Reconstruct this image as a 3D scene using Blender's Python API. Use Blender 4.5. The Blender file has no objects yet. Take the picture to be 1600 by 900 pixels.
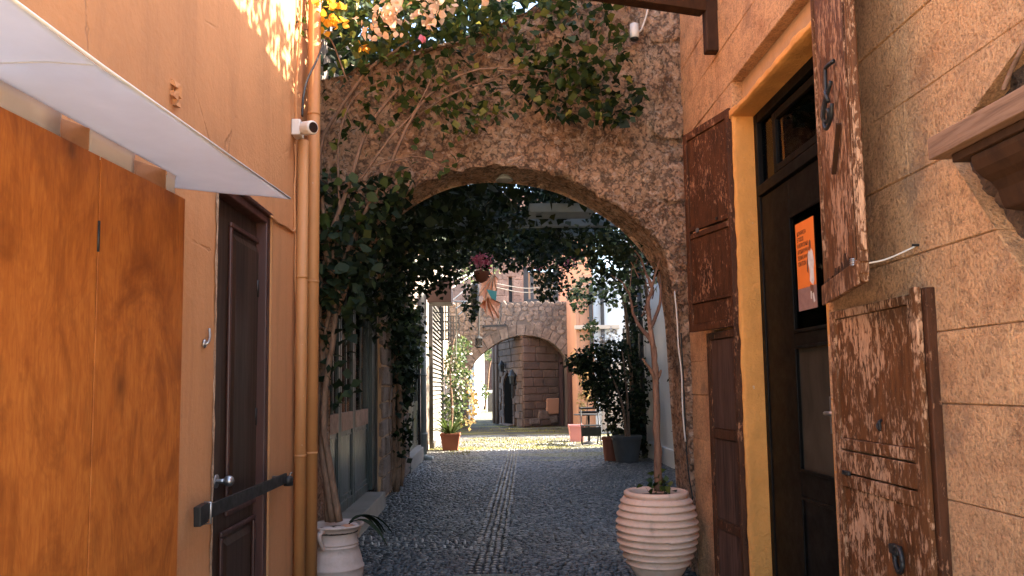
import bpy, math, random
import numpy as np
from mathutils import Vector, Matrix, noise as mnoise

random.seed(7)
RNG = np.random.default_rng(7)
S = bpy.context.scene
COL = S.collection
EYE = 1.45

# ------------------------------------------------------------------ camera
FPX, CX, CY = 1155.0, 800.0, 509.0            # focal length and principal point in photo pixels (1600 x 900)
ROLL = 0.0145
def _rot(x, y, a): return (x*math.cos(a)-y*math.sin(a), x*math.sin(a)+y*math.cos(a))
_a, _b = _rot((765-CX)/FPX, -(605-CY)/FPX, -ROLL)
PITCH = math.atan(-_b)
YAW = math.atan(-_a*math.cos(PITCH))
FWD = Vector((math.sin(YAW)*math.cos(PITCH), math.cos(YAW)*math.cos(PITCH), math.sin(PITCH)))
RIGHT = Vector((math.cos(YAW), -math.sin(YAW), 0))
UP = RIGHT.cross(FWD)
r2 = RIGHT*math.cos(-ROLL) + UP*math.sin(-ROLL)
u2 = UP*math.cos(-ROLL) - RIGHT*math.sin(-ROLL)
cam_d = bpy.data.cameras.new('camera')
cam = bpy.data.objects.new('camera', cam_d)
COL.objects.link(cam)
cam_d.sensor_width = 36
cam_d.lens = FPX/1600*36
cam_d.shift_y = (CY-450)/1600
cam_d.clip_start, cam_d.clip_end = 0.05, 3000
mw = Matrix((r2, u2, -FWD)).transposed().to_4x4()
mw.translation = (0, 0, EYE)
cam.matrix_world = mw
S.camera = cam
ORG = Vector((0, 0, EYE))

# ------------------------------------------------------------------ sun, sky, exposure
SUN_EL, SUN_K = math.radians(36), 0.13
SUN_DIR = Vector((1, SUN_K, 0)).normalized()*math.cos(SUN_EL) + Vector((0, 0, math.sin(SUN_EL)))
sd = bpy.data.lights.new('sun', 'SUN')
sd.energy, sd.angle, sd.color = 5.0, math.radians(0.5), (1.0, 0.89, 0.72)
sun = bpy.data.objects.new('sun', sd)
COL.objects.link(sun)
sun.rotation_euler = (-SUN_DIR).to_track_quat('-Z', 'Y').to_euler()
W = bpy.data.worlds.new('World')
S.world = W
W.use_nodes = True
sky = W.node_tree.nodes.new('ShaderNodeTexSky')
sky.sky_type = 'NISHITA'
sky.sun_disc = False
sky.sun_elevation = SUN_EL
sky.dust_density = 2.5
sky.sun_rotation = math.atan2(SUN_DIR.x, SUN_DIR.y)
W.node_tree.links.new(sky.outputs[0], W.node_tree.nodes['Background'].inputs[0])
W.node_tree.nodes['Background'].inputs[1].default_value = 0.15
S.view_settings.view_transform = 'Standard'
S.view_settings.look = 'None'
S.view_settings.exposure = 2.86
S.cycles.use_denoising = True
S.cycles.max_bounces = 10
S.cycles.diffuse_bounces = 5
S.cycles.transparent_max_bounces = 12
S.cycles.caustics_reflective = False
S.cycles.caustics_refractive = False

# ------------------------------------------------------------------ rays of the photograph onto real planes
def ray(px, py):
    x, y = _rot((px-CX)/FPX, -(py-CY)/FPX, -ROLL)
    return FWD + RIGHT*x + UP*y
def onX(px, py, X): d = ray(px, py); return ORG + d*(X/d.x)
def onY(px, py, Y): d = ray(px, py); return ORG + d*(Y/d.y)
def onZ(px, py, Z): d = ray(px, py); return ORG + d*((Z-EYE)/d.z)
def onP(px, py, p, n): d = ray(px, py); return ORG + d*((Vector(p)-ORG).dot(n)/d.dot(n))

# ------------------------------------------------------------------ materials
class NB:
    def __init__(s, name):
        s.m = bpy.data.materials.new(name)
        s.m.use_nodes = True
        s.t = s.m.node_tree
        s.b = s.t.nodes['Principled BSDF']
        s.out = s.t.nodes['Material Output']
        s.pos = s.n('ShaderNodeNewGeometry').outputs['Position']
    def n(s, t, **k):
        x = s.t.nodes.new(t)
        for a, v in k.items(): setattr(x, a, v)
        return x
    def l(s, a, b): s.t.links.new(a, b)
    def scaled(s, st):
        if st == (1, 1, 1): return s.pos
        v = s.n('ShaderNodeVectorMath', operation='MULTIPLY')
        s.l(s.pos, v.inputs[0]); v.inputs[1].default_value = st
        return v.outputs[0]
    def noise(s, scale, detail=4, rough=.55, st=(1, 1, 1), dist=0):
        x = s.n('ShaderNodeTexNoise')
        s.l(s.scaled(st), x.inputs['Vector'])
        x.inputs['Scale'].default_value = scale; x.inputs['Detail'].default_value = detail
        x.inputs['Roughness'].default_value = rough; x.inputs['Distortion'].default_value = dist
        return x.outputs['Fac']
    def voro(s, scale, st=(1, 1, 1), feature='F1'):
        x = s.n('ShaderNodeTexVoronoi', feature=feature)
        s.l(s.scaled(st), x.inputs['Vector']); x.inputs['Scale'].default_value = scale
        return x.outputs['Distance']
    def ramp(s, f, stops, interp='LINEAR'):
        r = s.n('ShaderNodeValToRGB')
        r.color_ramp.interpolation = interp
        e = r.color_ramp.elements
        while len(e) < len(stops): e.new(.5)
        for i, (p, c) in enumerate(stops):
            e[i].position = p
            e[i].color = tuple(c)+(1,) if hasattr(c, '__len__') else (c, c, c, 1)
        s.l(f, r.inputs[0])
        return r.outputs[0]
    def mix(s, f, a, b, mode='MIX'):
        x = s.n('ShaderNodeMix', data_type='RGBA', blend_type=mode)
        for sock, v in ((x.inputs[0], f), (x.inputs[6], a), (x.inputs[7], b)):
            if hasattr(v, 'is_output'): s.l(v, sock)
            elif hasattr(v, '__len__'): sock.default_value = tuple(v)+(1,)
            else: sock.default_value = v
        return x.outputs[2]
    def math(s, op, a, b):
        x = s.n('ShaderNodeMath', operation=op)
        for sock, v in ((x.inputs[0], a), (x.inputs[1], b)):
            if hasattr(v, 'is_output'): s.l(v, sock)
            else: sock.default_value = v
        return x.outputs[0]
    def bump(s, h, strength=.5, dist=.02):
        b = s.n('ShaderNodeBump')
        b.inputs['Strength'].default_value = strength; b.inputs['Distance'].default_value = dist
        s.l(h, b.inputs['Height']); s.l(b.outputs[0], s.b.inputs['Normal'])
        return b
    def color(s, c):
        if hasattr(c, 'is_output'): s.l(c, s.b.inputs['Base Color'])
        else: s.b.inputs['Base Color'].default_value = tuple(c)+(1,)
    def rough(s, v):
        if hasattr(v, 'is_output'): s.l(v, s.b.inputs['Roughness'])
        else: s.b.inputs['Roughness'].default_value = v

def c3(c, k): return tuple(min(1, v*k) for v in c)

def m_plaster(name, c, dark=.72, light=1.12, scale=1.6, bump=.35, bs=38, bd=.012, rough=.9, rnd=0, st=(1, 1, .5), streak=0, crack=0, chips=None, bloom=None):
    b = NB(name)
    col = b.ramp(b.noise(scale, 6, .62, st), [(.25, c3(c, dark)), (.5, c), (.78, c3(c, light))])
    fine = b.noise(bs, 5, .65)
    col = b.mix(.25, col, b.ramp(fine, [(.3, c3(c, dark)), (.7, c3(c, light))]))
    if rnd:
        oi = b.n('ShaderNodeObjectInfo')
        col = b.mix(1, col, b.ramp(oi.outputs['Random'], [(0, (1-rnd,)*3), (1, (1+rnd*.2, 1, 1))]), 'MULTIPLY')
    h = b.math('ADD', fine, b.math('MULTIPLY', b.noise(6, 4), .8))
    if streak:            # rain streaks and old patches
        s1 = b.ramp(b.noise(2.2, 6, .65, (3, 3, .22), .3), [(.50, 0), (.72, 1)])
        s2 = b.ramp(b.noise(1.1, 5, .6, (1, 1, .8), 1.2), [(.50, 0), (.60, 1)])
        col = b.mix(b.math('MULTIPLY', s1, streak), col, c3(c, .55))
        col = b.mix(b.math('MULTIPLY', s2, streak*.6), col, c3(c, .70))
    if crack:
        v = b.voro(1.3, (1, 1, 1), 'DISTANCE_TO_EDGE')
        v = b.math('ADD', v, b.math('MULTIPLY', b.math('SUBTRACT', b.noise(7, 5, .6), .5), .10))
        line = b.math('MULTIPLY', b.ramp(b.math('ABSOLUTE', v, 0), [(.003, 1), (.009, 0)]), b.ramp(b.noise(.9, 3), [(.50, 0), (.56, 1)]))
        col = b.mix(b.math('MULTIPLY', line, crack), col, c3(c, .35))
        h = b.math('SUBTRACT', h, b.math('MULTIPLY', line, 1.5))
    if chips:
        m_ = b.ramp(b.noise(26, 5, .7, (1, 1, .5)), [(.685, 0), (.70, 1)])
        col = b.mix(m_, col, chips); h = b.math('SUBTRACT', h, m_)
    if bloom:
        m_ = b.ramp(b.noise(7, 6, .68), [(.48, 0), (.75, .55)])
        col = b.mix(m_, col, bloom)
        m_ = b.ramp(b.noise(13, 5, .7, (1, 1, .4)), [(.58, 0), (.75, .5)])
        col = b.mix(m_, col, c3(c, .45))
    b.color(col); b.rough(rough)
    b.bump(h, bump, bd)
    return b.m

def m_stone(name, c, c2, scale=3, pit=30, bump=.8, bd=.03, rnd=.15, pits=(0.0, .22), dk=.5):
    b = NB(name)
    big = b.noise(scale, 7, .65)
    col = b.ramp(big, [(.28, c3(c2, .8)), (.48, c2), (.62, c), (.8, c3(c, 1.15))])
    vo = b.voro(pit)
    hi = b.noise(pit*1.4, 6, .7)
    pitm = b.ramp(b.math('ADD', vo, b.math('MULTIPLY', hi, .45)), [(pits[0]+.22, 0), (pits[1]+.32, 1)])
    col = b.mix(b.math('SUBTRACT', 1, b.math('MULTIPLY', pitm, 1)), col, c3(c2, dk))
    col = b.mix(.35, col, b.ramp(hi, [(.3, c3(c2, .55)), (.55, c), (.75, c3(c, 1.25))]))
    if rnd:
        oi = b.n('ShaderNodeObjectInfo')
        col = b.mix(1, col, b.ramp(oi.outputs['Random'], [(0, (1-rnd, 1-rnd, 1-rnd)), (.5, (1, 1-rnd*.3, 1-rnd*.5)), (1, (1, 1, 1))]), 'MULTIPLY')
    b.color(col); b.rough(.92)
    b.bump(b.math('ADD', b.math('MULTIPLY', pitm, .6), b.math('ADD', hi, b.math('MULTIPLY', big, 1.2))), bump, bd)
    return b.m

def m_wood(name, c, c2, st=(14, 14, 1.2), scale=2.2, rough=.6, bump=.15, bd=.006, coat=0, dist=.8, rnd=.1, spec=.5):
    b = NB(name)
    g = b.noise(scale, 8, .6, st, dist)
    g2 = b.noise(scale*.5, 3, .5, tuple(v*.3 for v in st), 1.5)
    col = b.ramp(g, [(.3, c2), (.55, c), (.75, c3(c, 1.2))])
    col = b.mix(.45, col, b.ramp(g2, [(.35, c3(c2, .8)), (.65, c3(c, 1.1))]))
    if rnd:
        oi = b.n('ShaderNodeObjectInfo')
        col = b.mix(1, col, b.ramp(oi.outputs['Random'], [(0, (1-rnd,)*3), (1, (1, 1, 1))]), 'MULTIPLY')
    b.color(col); b.rough(b.ramp(g, [(.3, min(1, rough+.12)), (.7, rough-.05)]))
    b.b.inputs['Specular IOR Level'].default_value = spec
    b.b.inputs['Coat Weight'].default_value = coat
    b.bump(g, bump, bd)
    return b.m

def m_peel(name, paint, wood, amount=.5, scale=34, st=(1, 1, .33)):
    """old brown paint flaking off pale wood"""
    b = NB(name)
    f = b.math('ADD', b.math('MULTIPLY', b.noise(scale, 6, .68, st, .5), .62), b.math('MULTIPLY', b.noise(scale*.33, 4, .6, st, .8), .38))
    area = b.noise(3.2, 3, .6)
    m = b.math('ADD', f, b.math('MULTIPLY', b.math('SUBTRACT', area, .5), .36))
    mask = b.ramp(m, [(1-amount-.025, 0), (1-amount+.03, 1)])
    tone = b.noise(9, 5, .6, (3, 3, .7))
    pc = b.ramp(tone, [(.3, c3(paint, .5)), (.5, paint), (.75, c3(paint, 1.5))])
    wc = b.ramp(b.noise(60, 3, .6, (3, 3, .4)), [(.3, c3(wood, .6)), (.7, c3(wood, 1.15))])
    b.color(b.mix(mask, pc, wc))
    b.rough(b.ramp(mask, [(0, .62), (1, .9)])); b.b.inputs['Specular IOR Level'].default_value = .2
    b.bump(b.math('ADD', b.math('MULTIPLY', mask, -.7), b.math('ADD', b.math('MULTIPLY', tone, .4), f)), .7, .008)
    return b.m

def m_flat(name, c, rough=.6, metal=0, var=.25, scale=12, bump=.1, bd=.004, spec=.5, coat=0):
    b = NB(name)
    n = b.noise(scale, 6, .6)
    b.color(b.ramp(n, [(.3, c3(c, 1-var)), (.7, c3(c, 1+var*.4))]))
    b.rough(b.ramp(n, [(.3, min(1, rough+.1)), (.7, max(0.05, rough-.08))]))
    b.b.inputs['Metallic'].default_value = metal
    b.b.inputs['Specular IOR Level'].default_value = spec
    b.b.inputs['Coat Weight'].default_value = coat
    if bump: b.bump(b.noise(scale*4, 4, .6), bump, bd)
    return b.m

def m_leaf(name, stops, transl=.35, rough=.5, spec=.4, tcol=None):
    b = NB(name)
    g = b.n('ShaderNodeNewGeometry')
    col = b.ramp(g.outputs['Random Per Island'], stops)
    col = b.mix(.3, col, b.ramp(b.noise(60, 3), [(.3, (.35, .35, .35)), (.7, (1, 1, 1))]), 'MULTIPLY')
    b.color(col); b.rough(rough)
    b.b.inputs['Specular IOR Level'].default_value = spec
    tr = b.n('ShaderNodeBsdfTranslucent')
    if tcol: b.l(b.mix(.5, col, tcol), tr.inputs[0])
    else: b.l(col, tr.inputs[0])
    mx = b.n('ShaderNodeMixShader'); mx.inputs[0].default_value = transl
    b.l(b.b.outputs[0], mx.inputs[1]); b.l(tr.outputs[0], mx.inputs[2]); b.l(mx.outputs[0], b.out.inputs[0])
    return b.m

def m_glass(name, tint=(.6, .65, .65), alpha=.25):
    b = NB(name)
    gl = b.n('ShaderNodeBsdfGlossy'); gl.inputs['Roughness'].default_value = .04
    tr = b.n('ShaderNodeBsdfTransparent'); tr.inputs[0].default_value = tint+(1,)
    fr = b.n('ShaderNodeLayerWeight'); fr.inputs[0].default_value = alpha
    mx = b.n('ShaderNodeMixShader')
    b.l(fr.outputs['Fresnel'], mx.inputs[0]); b.l(tr.outputs[0], mx.inputs[1]); b.l(gl.outputs[0], mx.inputs[2])
    b.l(mx.outputs[0], b.out.inputs[0])
    return b.m

def m_reflection_glass():
    b = NB('painted_reflection_glass')
    gl = b.n('ShaderNodeBsdfGlossy'); gl.inputs['Roughness'].default_value = .08
    df_ = b.n('ShaderNodeBsdfDiffuse')
    b.l(b.ramp(b.noise(3, 4, .6, (1, 1, .7), 1), [(.3, (.035, .028, .02)), (.7, (.07, .055, .038))]), df_.inputs[0])  # grey-brown diffuse tone paints the reflections on the pane
    mx = b.n('ShaderNodeMixShader'); mx.inputs[0].default_value = .10
    b.l(df_.outputs[0], mx.inputs[1]); b.l(gl.outputs[0], mx.inputs[2]); b.l(mx.outputs[0], b.out.inputs[0])
    return b.m

def m_sheet(name, c, t=.5, rough=.5):
    b = NB(name)
    n = b.noise(5, 5, .6, (1, 1, 1))
    col = b.ramp(n, [(.3, c3(c, .9)), (.7, c)])
    b.color(col); b.rough(rough)
    tr = b.n('ShaderNodeBsdfTranslucent'); b.l(col, tr.inputs[0])
    mx = b.n('ShaderNodeMixShader'); mx.inputs[0].default_value = t
    b.l(b.b.outputs[0], mx.inputs[1]); b.l(tr.outputs[0], mx.inputs[2]); b.l(mx.outputs[0], b.out.inputs[0])
    return b.m

def m_arch():
    b = NB('arch_rubble_sandstone')
    big = b.noise(2.2, 5, .6)
    mid = b.noise(11, 5, .65)
    col = b.ramp(b.math('ADD', b.math('MULTIPLY', big, .65), b.math('MULTIPLY', mid, .35)), [(.36, (.36, .195, .105)), (.47, (.60, .355, .21)), (.58, (.76, .50, .325)), (.70, (.84, .62, .45))])
    v1 = b.voro(15); v2 = b.voro(40)
    n = b.noise(60, 5, .7)
    n2 = b.noise(17, 7, .70, dist=1.2)
    crev = b.ramp(b.math('ADD', b.math('ADD', b.math('MULTIPLY', v1, .5), b.math('MULTIPLY', v2, .5)), b.math('MULTIPLY', b.math('SUBTRACT', n, .5), .9)), [(.50, 0), (.66, 1)])
    col = b.mix(b.math('MULTIPLY', crev, .70), col, (.075, .042, .028))  # crevice shade painted dark, as diffuse light leaves the relief flat
    flk = b.ramp(n2, [(.535, 0), (.60, 1)])
    col = b.mix(b.math('MULTIPLY', flk, .62), col, (.86, .67, .52))
    pit = b.ramp(n2, [(.35, 1), (.42, 0)])
    col = b.mix(b.math('MULTIPLY', pit, .75), col, (.085, .05, .032))  # shade inside the pits painted dark as well
    b.color(col); b.rough(.94)
    h = b.math('ADD', b.math('MULTIPLY', n2, 2.6), b.math('ADD', b.math('MULTIPLY', crev, -.8), mid))
    b.bump(h, 1.0, .04)
    return b.m

def m_ashlar():
    b = NB('weathered_ashlar')
    c = (.80, .435, .205); c2 = (.62, .30, .13)
    big = b.noise(4.5, 6, .62)
    col = b.ramp(big, [(.3, c3(c2, .9)), (.5, c3(c, .93)), (.72, c3(c, 1.08))])
    grain = b.noise(85, 4, .62)
    coarse = b.noise(30, 6, .7)
    col = b.mix(.75, col, b.ramp(grain, [(.34, (.50, .46, .42)), (.5, (.96, .96, .96)), (.7, (1, 1, 1))]), 'MULTIPLY')  # grain contrast painted into the colour for weak relief shading
    col = b.mix(b.ramp(b.noise(3.3, 4, .6), [(.35, .2), (.65, .9)]), col, b.ramp(coarse, [(.36, (.5, .47, .44)), (.5, (1, 1, 1))]), 'MULTIPLY')  # coarse hollows darkened too, as painted relief shade
    worn = b.ramp(b.math('ADD', b.noise(2.6, 4, .6), b.math('MULTIPLY', b.math('SUBTRACT', coarse, .5), .5)), [(.57, 0), (.66, 1)])
    col = b.mix(b.math('MULTIPLY', worn, .60), col, (.25, .135, .075))
    oi = b.n('ShaderNodeObjectInfo')
    col = b.mix(1, col, b.ramp(oi.outputs['Random'], [(0, (.93, .92, .91)), (1, (1, 1, 1))]), 'MULTIPLY')
    b.color(col); b.rough(.92)
    h = b.math('ADD', b.math('ADD', b.math('MULTIPLY', grain, .8), b.math('MULTIPLY', coarse, 1.5)), b.math('MULTIPLY', worn, -.5))
    b.bump(h, 1.0, .022)
    return b.m

MT = dict(
    orange=m_plaster('orange_plaster', (.54, .25, .10), .80, 1.08, 1.1, .35, 30, .012, streak=.38, crack=.32),
    orange_paint=m_plaster('orange_pipe_paint', (.50, .225, .075), .85, 1.08, 4, .12, 60, .004, .6, streak=.5, chips=(.52, .36, .25)),
    plywood=None,
    darkwood=m_wood('dark_door_wood', (.05, .026, .015), (.020, .011, .008), (9, 9, .5), 2.5, .42, .15, .004, spec=.3),
    redwood=m_wood('dark_red_frame_wood', (.075, .025, .018), (.03, .012, .01), (9, 9, .6), 2.5, .45, .15, .004),
    joist=m_wood('raw_joist_wood', (.30, .13, .055), (.17, .07, .03), (3, 3, 3), 4, .7),
    joist_end=m_wood('pale_end_grain', (.5, .28, .15), (.36, .19, .1), (3, 3, 3), 5, .8),
    chip=m_stone('chipped_plaster', (.62, .42, .27), (.3, .18, .1), 14, 60, .8, .012, 0),
    sheet=m_sheet('white_translucent_sheet', (.74, .735, .73), .6),
    sheet_flap=m_sheet('lightened_sheet_flap', (.92, .91, .90), .75),  # same sheet, colour lightened to offset the shade on the flaps
    black_iron=m_flat('black_iron', (.022, .022, .022), .5, .3, .4, 20),
    steel=m_flat('scuffed_steel', (.42, .42, .42), .4, .9, .3, 20),
    white_plastic=m_flat('white_plastic', (.7, .68, .64), .4, 0, .1, 10, .02),
    black_gloss=m_flat('black_lens', (.01, .01, .012), .12, 0, .1, 10, 0),
    archstone=m_arch(),
    ashlar=m_ashlar(),
    rubble=m_stone('broken_rubble_core', (.21, .115, .06), (.055, .03, .018), 9, 44, 1.0, .05, 0, (.02, .22), .3),
    mortar=m_plaster('mortar', (.42, .25, .135), .7, 1.1, 8),
    yellow=m_plaster('yellow_ochre_plaster', (.66, .29, .068), .8, 1.1, 5, .6, 34, .02, streak=.35, chips=(.62, .42, .25)),
    blackpaint=m_flat('black_door_paint', (.0045, .004, .0035), .5, 0, .3, 14, .05, spec=.12),
    peel=m_peel('peeling_brown_paint', (.115, .042, .014), (.50, .275, .155), .475, 72, (1, 1, .36)),
    peel_dark=m_peel('old_dark_brown_paint', (.062, .022, .009), (.36, .17, .09), .41, 80, (1, 1, .4)),
    greywood=m_wood('weathered_grey_brown_wood', (.30, .165, .10), (.10, .05, .028), (9, .8, 14), 4, .8, .4, .01, spec=.2),
    oldpanel=m_wood('old_black_brown_panel_wood', (.10, .055, .04), (.028, .016, .012), (9, 9, .8), 4, .7, .3, .008, spec=.15),
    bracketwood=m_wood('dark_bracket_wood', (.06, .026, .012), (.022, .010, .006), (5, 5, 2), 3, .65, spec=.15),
    void=m_flat('dark_unlit_wood', (.010, .009, .008), .95, 0, .3, 10, .05, spec=0.0),
    glass=m_glass('window_glass'), reflection_pane=m_reflection_glass(),
    poster=m_flat('orange_poster_paper', (.80, .20, .035), .45, 0, .08, 6, 0),
    poster_low=m_flat('poster_grey_floor_print', (.30, .17, .14), .45, 0, .15, 30, 0),
    ink=m_flat('black_ink', (.03, .02, .015), .5, 0, .1, 10, 0),
    print_white=m_flat('white_print', (.72, .66, .6), .5, 0, .2, 30, 0),
    print_skin=m_flat('brown_print', (.16, .07, .04), .5, 0, .2, 30, 0),
    terracotta=m_plaster('terracotta_pot', (.72, .475, .335), .78, 1.08, 5, .3, 50, .006, .85, bloom=(.80, .66, .54)),
    jar=m_plaster('pale_clay_jar', (.52, .395, .325), .8, 1.08, 4, .2, 50, .006, .7, bloom=(.62, .52, .45)),
    soil=m_plaster('potting_soil', (.06, .04, .028), .6, 1.3, 20, .9, 60, .03),
    darkterra=m_plaster('brown_red_planter', (.26, .085, .045), .8, 1.1, 5),
    greypot=m_plaster('dark_grey_pot', (.075, .08, .08), .8, 1.15, 6),
    pinkpot=m_plaster('pink_plastic_pot', (.78, .30, .30), .92, 1.05, 4, .05, 30, .003, .5),
    bark=m_wood('bark', (.26, .135, .08), (.09, .045, .028), (7, 7, 2), 6, .85, .8, .02),
    stem=m_wood('vine_stem', (.22, .13, .078), (.08, .045, .026), (9, 9, 3), 6, .8, .6, .01),
    greendoor=m_wood('dark_green_door_paint', (.028, .045, .045), (.016, .026, .028), (9, 9, .6), 3, .28, .1, .003, spec=.6),
    rail_red=m_wood('red_brown_beam_and_rail_sheen', (.22, .095, .06), (.10, .04, .03), (3, 3, 3), 3, .4, .1, .003),  # door rails: painted warm reflection; porch beams: their own red-brown
    paving=m_plaster('sun_bounce_paving', (.56, .42, .27), .8, 1.1, 1.5, .3, 20),
    palegrey=m_plaster('pale_step_plaster', (.22, .20, .18), .75, 1.1, 3),
    greystone=m_stone('grey_brown_wall_stone', (.30, .225, .18), (.15, .11, .09), 4, 24, .8, .03, .2),
    alleywall=m_plaster('grey_brown_lime_wall', (.34, .27, .22), .7, 1.12, 2, .5, 24, .02),  # grey-brown is the wall's own colour
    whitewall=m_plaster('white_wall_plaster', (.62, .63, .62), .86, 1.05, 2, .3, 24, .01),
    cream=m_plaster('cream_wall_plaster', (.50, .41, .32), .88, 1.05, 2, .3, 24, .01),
    peach=m_plaster('peach_wall_plaster', (.52, .26, .15), .88, 1.05, 2, .2, 24, .01),
    pinkstone=m_stone('pink_far_stone', (.33, .205, .15), (.22, .135, .10), 3, 8, .5, .03, .2),
    pipegrey=m_flat('grey_green_pipe', (.34, .36, .34), .5, 0, .15, 10),
    slat=m_flat('pale_slat_paint', (.19, .175, .15), .5, 0, .2, 8),
    slat_dark=m_flat('dark_frame_paint', (.035, .03, .028), .5, 0, .2, 8),
    pergola=m_flat('pale_blue_pergola_paint', (.22, .27, .29), .6, 0, .15, 8),
    brownbox=m_flat('brown_hood_paint', (.10, .052, .038), .6, 0, .2, 8),
    cloth=m_sheet('peach_cloth', (.80, .41, .23), .3, .8),
    teal=m_sheet('turquoise_cloth', (.22, .62, .60), .35, .8),
    towerstone=m_stone('tower_brown_stone', (.17, .118, .092), (.10, .068, .054), 2.5, 9, .6, .03, .28, (-.1, .04), .6),
    towerjoint=m_plaster('tower_joint', (.20, .135, .10), .8, 1.1, 4),
    greyrubble=m_stone('grey_rubble_stone', (.25, .20, .165), (.14, .108, .088), 4, 10, .7, .03, .3),
    rubblejoint=m_plaster('grey_rubble_joint', (.12, .095, .08), .7, 1.15, 6),
    whitewash=m_plaster('whitewash', (.8, .79, .76), .9, 1.03, 3),
    wire=m_flat('white_wire', (.62, .57, .5), .5, 0, .1, 10, 0),
    cable_brown=m_flat('brown_cable', (.10, .055, .03), .6, 0, .2, 10, 0),
    cover=m_flat('green_grey_cast_cover', (.045, .065, .065), .5, .4, .3, 14, .3, .006),
    leafA=m_leaf('bougainvillea_leaf', [(0, (.012, .028, .009)), (.45, (.030, .056, .014)), (.8, (.09, .12, .024)), (1, (.25, .23, .05))], .4, .55, .25),
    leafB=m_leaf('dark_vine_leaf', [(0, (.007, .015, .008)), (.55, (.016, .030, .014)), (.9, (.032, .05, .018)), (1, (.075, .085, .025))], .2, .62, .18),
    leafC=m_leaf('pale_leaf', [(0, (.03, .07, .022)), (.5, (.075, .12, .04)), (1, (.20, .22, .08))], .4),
    leafE=m_leaf('sun_painted_vine_leaf', [(0, (.06, .10, .035)), (.5, (.16, .21, .08)), (1, (.40, .42, .20))], .5),  # sunlight put into the leaf colour, for leaves standing in shade
    moss=m_leaf('dry_moss', [(0, (.12, .115, .02)), (.6, (.22, .20, .035)), (1, (.3, .27, .06))], .2),
    leafD=m_leaf('dry_leaf', [(0, (.25, .15, .05)), (.6, (.45, .30, .12)), (1, (.55, .45, .2))], .35),
    petal=m_leaf('peach_bract', [(0, (.74, .44, .28)), (.6, (.80, .58, .41)), (1, (.82, .70, .56))], .4, .6, .2),
    petalY=m_leaf('yellow_orange_bract', [(0, (.80, .36, .03)), (.6, (.84, .45, .05)), (1, (.85, .58, .12))], .45, .6, .2),
    petalP=m_leaf('pink_bract', [(0, (.62, .10, .20)), (.6, (.78, .25, .36)), (1, (.85, .45, .5))], .35, .6, .2),
)

def plywood():
    b = NB('stained_plywood')
    w = b.noise(1.7, 4, .55, (3.2, 3.2, .8), 1.6)
    rings = b.math('SINE', b.math('MULTIPLY', w, 60), 0)
    fine = b.noise(16, 5, .65, (7, 7, .7), .5)
    curl = b.noise(7, 5, .6, (1.5, 1.5, .7), 2.4)
    blot = b.noise(3.2, 5, .62, (1.2, 1.2, .55), 1.8)
    col = b.ramp(fine, [(.3, (.31, .088, .014)), (.7, (.45, .148, .027))])
    col = b.mix(b.ramp(curl, [(.38, 0), (.62, .38)]), col, (.26, .062, .009))
    col = b.mix(b.math('MULTIPLY', b.ramp(rings, [(.4, 0), (.95, 1)]), .20), col, (.22, .05, .008))
    col = b.mix(b.ramp(blot, [(.46, 0), (.68, .80)]), col, (.15, .036, .006))
    for sc, r0, r1, k in ((4.2, .03, .10, .85), (2.3, .02, .05, .9)):
        v = b.voro(sc, (1, 1, .5))
        v = b.math('ADD', v, b.math('MULTIPLY', b.math('SUBTRACT', curl, .5), .12))
        col = b.mix(b.ramp(v, [(r0, k), (r1, k*.45), (r1*2.2, 0)]), col, (.075, .02, .005))
    b.color(col); b.rough(.5); b.bump(fine, .06, .003)
    b.b.inputs['Specular IOR Level'].default_value = .3
    return b.m
MT['plywood'] = plywood()

def ground_mat():
    b = NB('street_bed')
    n = b.noise(2.0, 6, .6)
    col = b.ramp(b.noise(70, 4, .6), [(.3, (.022, .021, .019)), (.7, (.06, .058, .052))])
    # moss patches grow between the stones in the open part of the lane
    sep = b.n('ShaderNodeSeparateXYZ'); b.l(b.pos, sep.inputs[0])
    zone = b.math('MULTIPLY', b.math('GREATER_THAN', sep.outputs[1], 14.5), b.math('LESS_THAN', sep.outputs[1], 60))
    ms = b.ramp(b.noise(.55, 4, .6, (.6, 1.6, 1)), [(.5, 0), (.6, 1)])
    ms = b.math('MULTIPLY', ms, zone)
    col = b.mix(b.math('MULTIPLY', ms, .9), col, (.17, .16, .03))
    b.color(col); b.rough(.85)
    v = b.voro(16)
    b.bump(b.math('ADD', v, n), .6, .03)
    return b.m
MT['bed'] = ground_mat()

def pebble_mat(name, stops, moss=True, rough=.32):
    b = NB(name)
    g = b.n('ShaderNodeNewGeometry')
    col = b.ramp(g.outputs['Random Per Island'], stops)
    if moss:
        sep = b.n('ShaderNodeSeparateXYZ'); b.l(b.pos, sep.inputs[0])
        zone = b.math('GREATER_THAN', sep.outputs[1], 14.5)
        ms = b.math('MULTIPLY', b.ramp(b.noise(.55, 4, .6, (.6, 1.6, 1)), [(.5, 0), (.6, 1)]), zone)
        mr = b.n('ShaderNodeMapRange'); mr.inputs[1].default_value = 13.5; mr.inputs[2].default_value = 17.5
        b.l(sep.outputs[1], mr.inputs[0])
        col = b.mix(b.math('MULTIPLY', mr.outputs[0], .2), col, (.42, .39, .34))  # far pebbles paled to paint the bright sunlit stretch
        col = b.mix(b.math('MULTIPLY', ms, .75), col, (.19, .175, .035))
    b.color(col); b.rough(rough)
    b.bump(b.noise(120, 3), .15, .004)
    return b.m
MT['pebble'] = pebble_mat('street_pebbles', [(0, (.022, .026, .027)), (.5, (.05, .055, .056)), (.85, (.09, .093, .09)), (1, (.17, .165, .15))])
MT['pebble_white'] = pebble_mat('white_pebbles', [(0, (.18, .175, .16)), (1, (.40, .39, .36))], False, .4)

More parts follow.
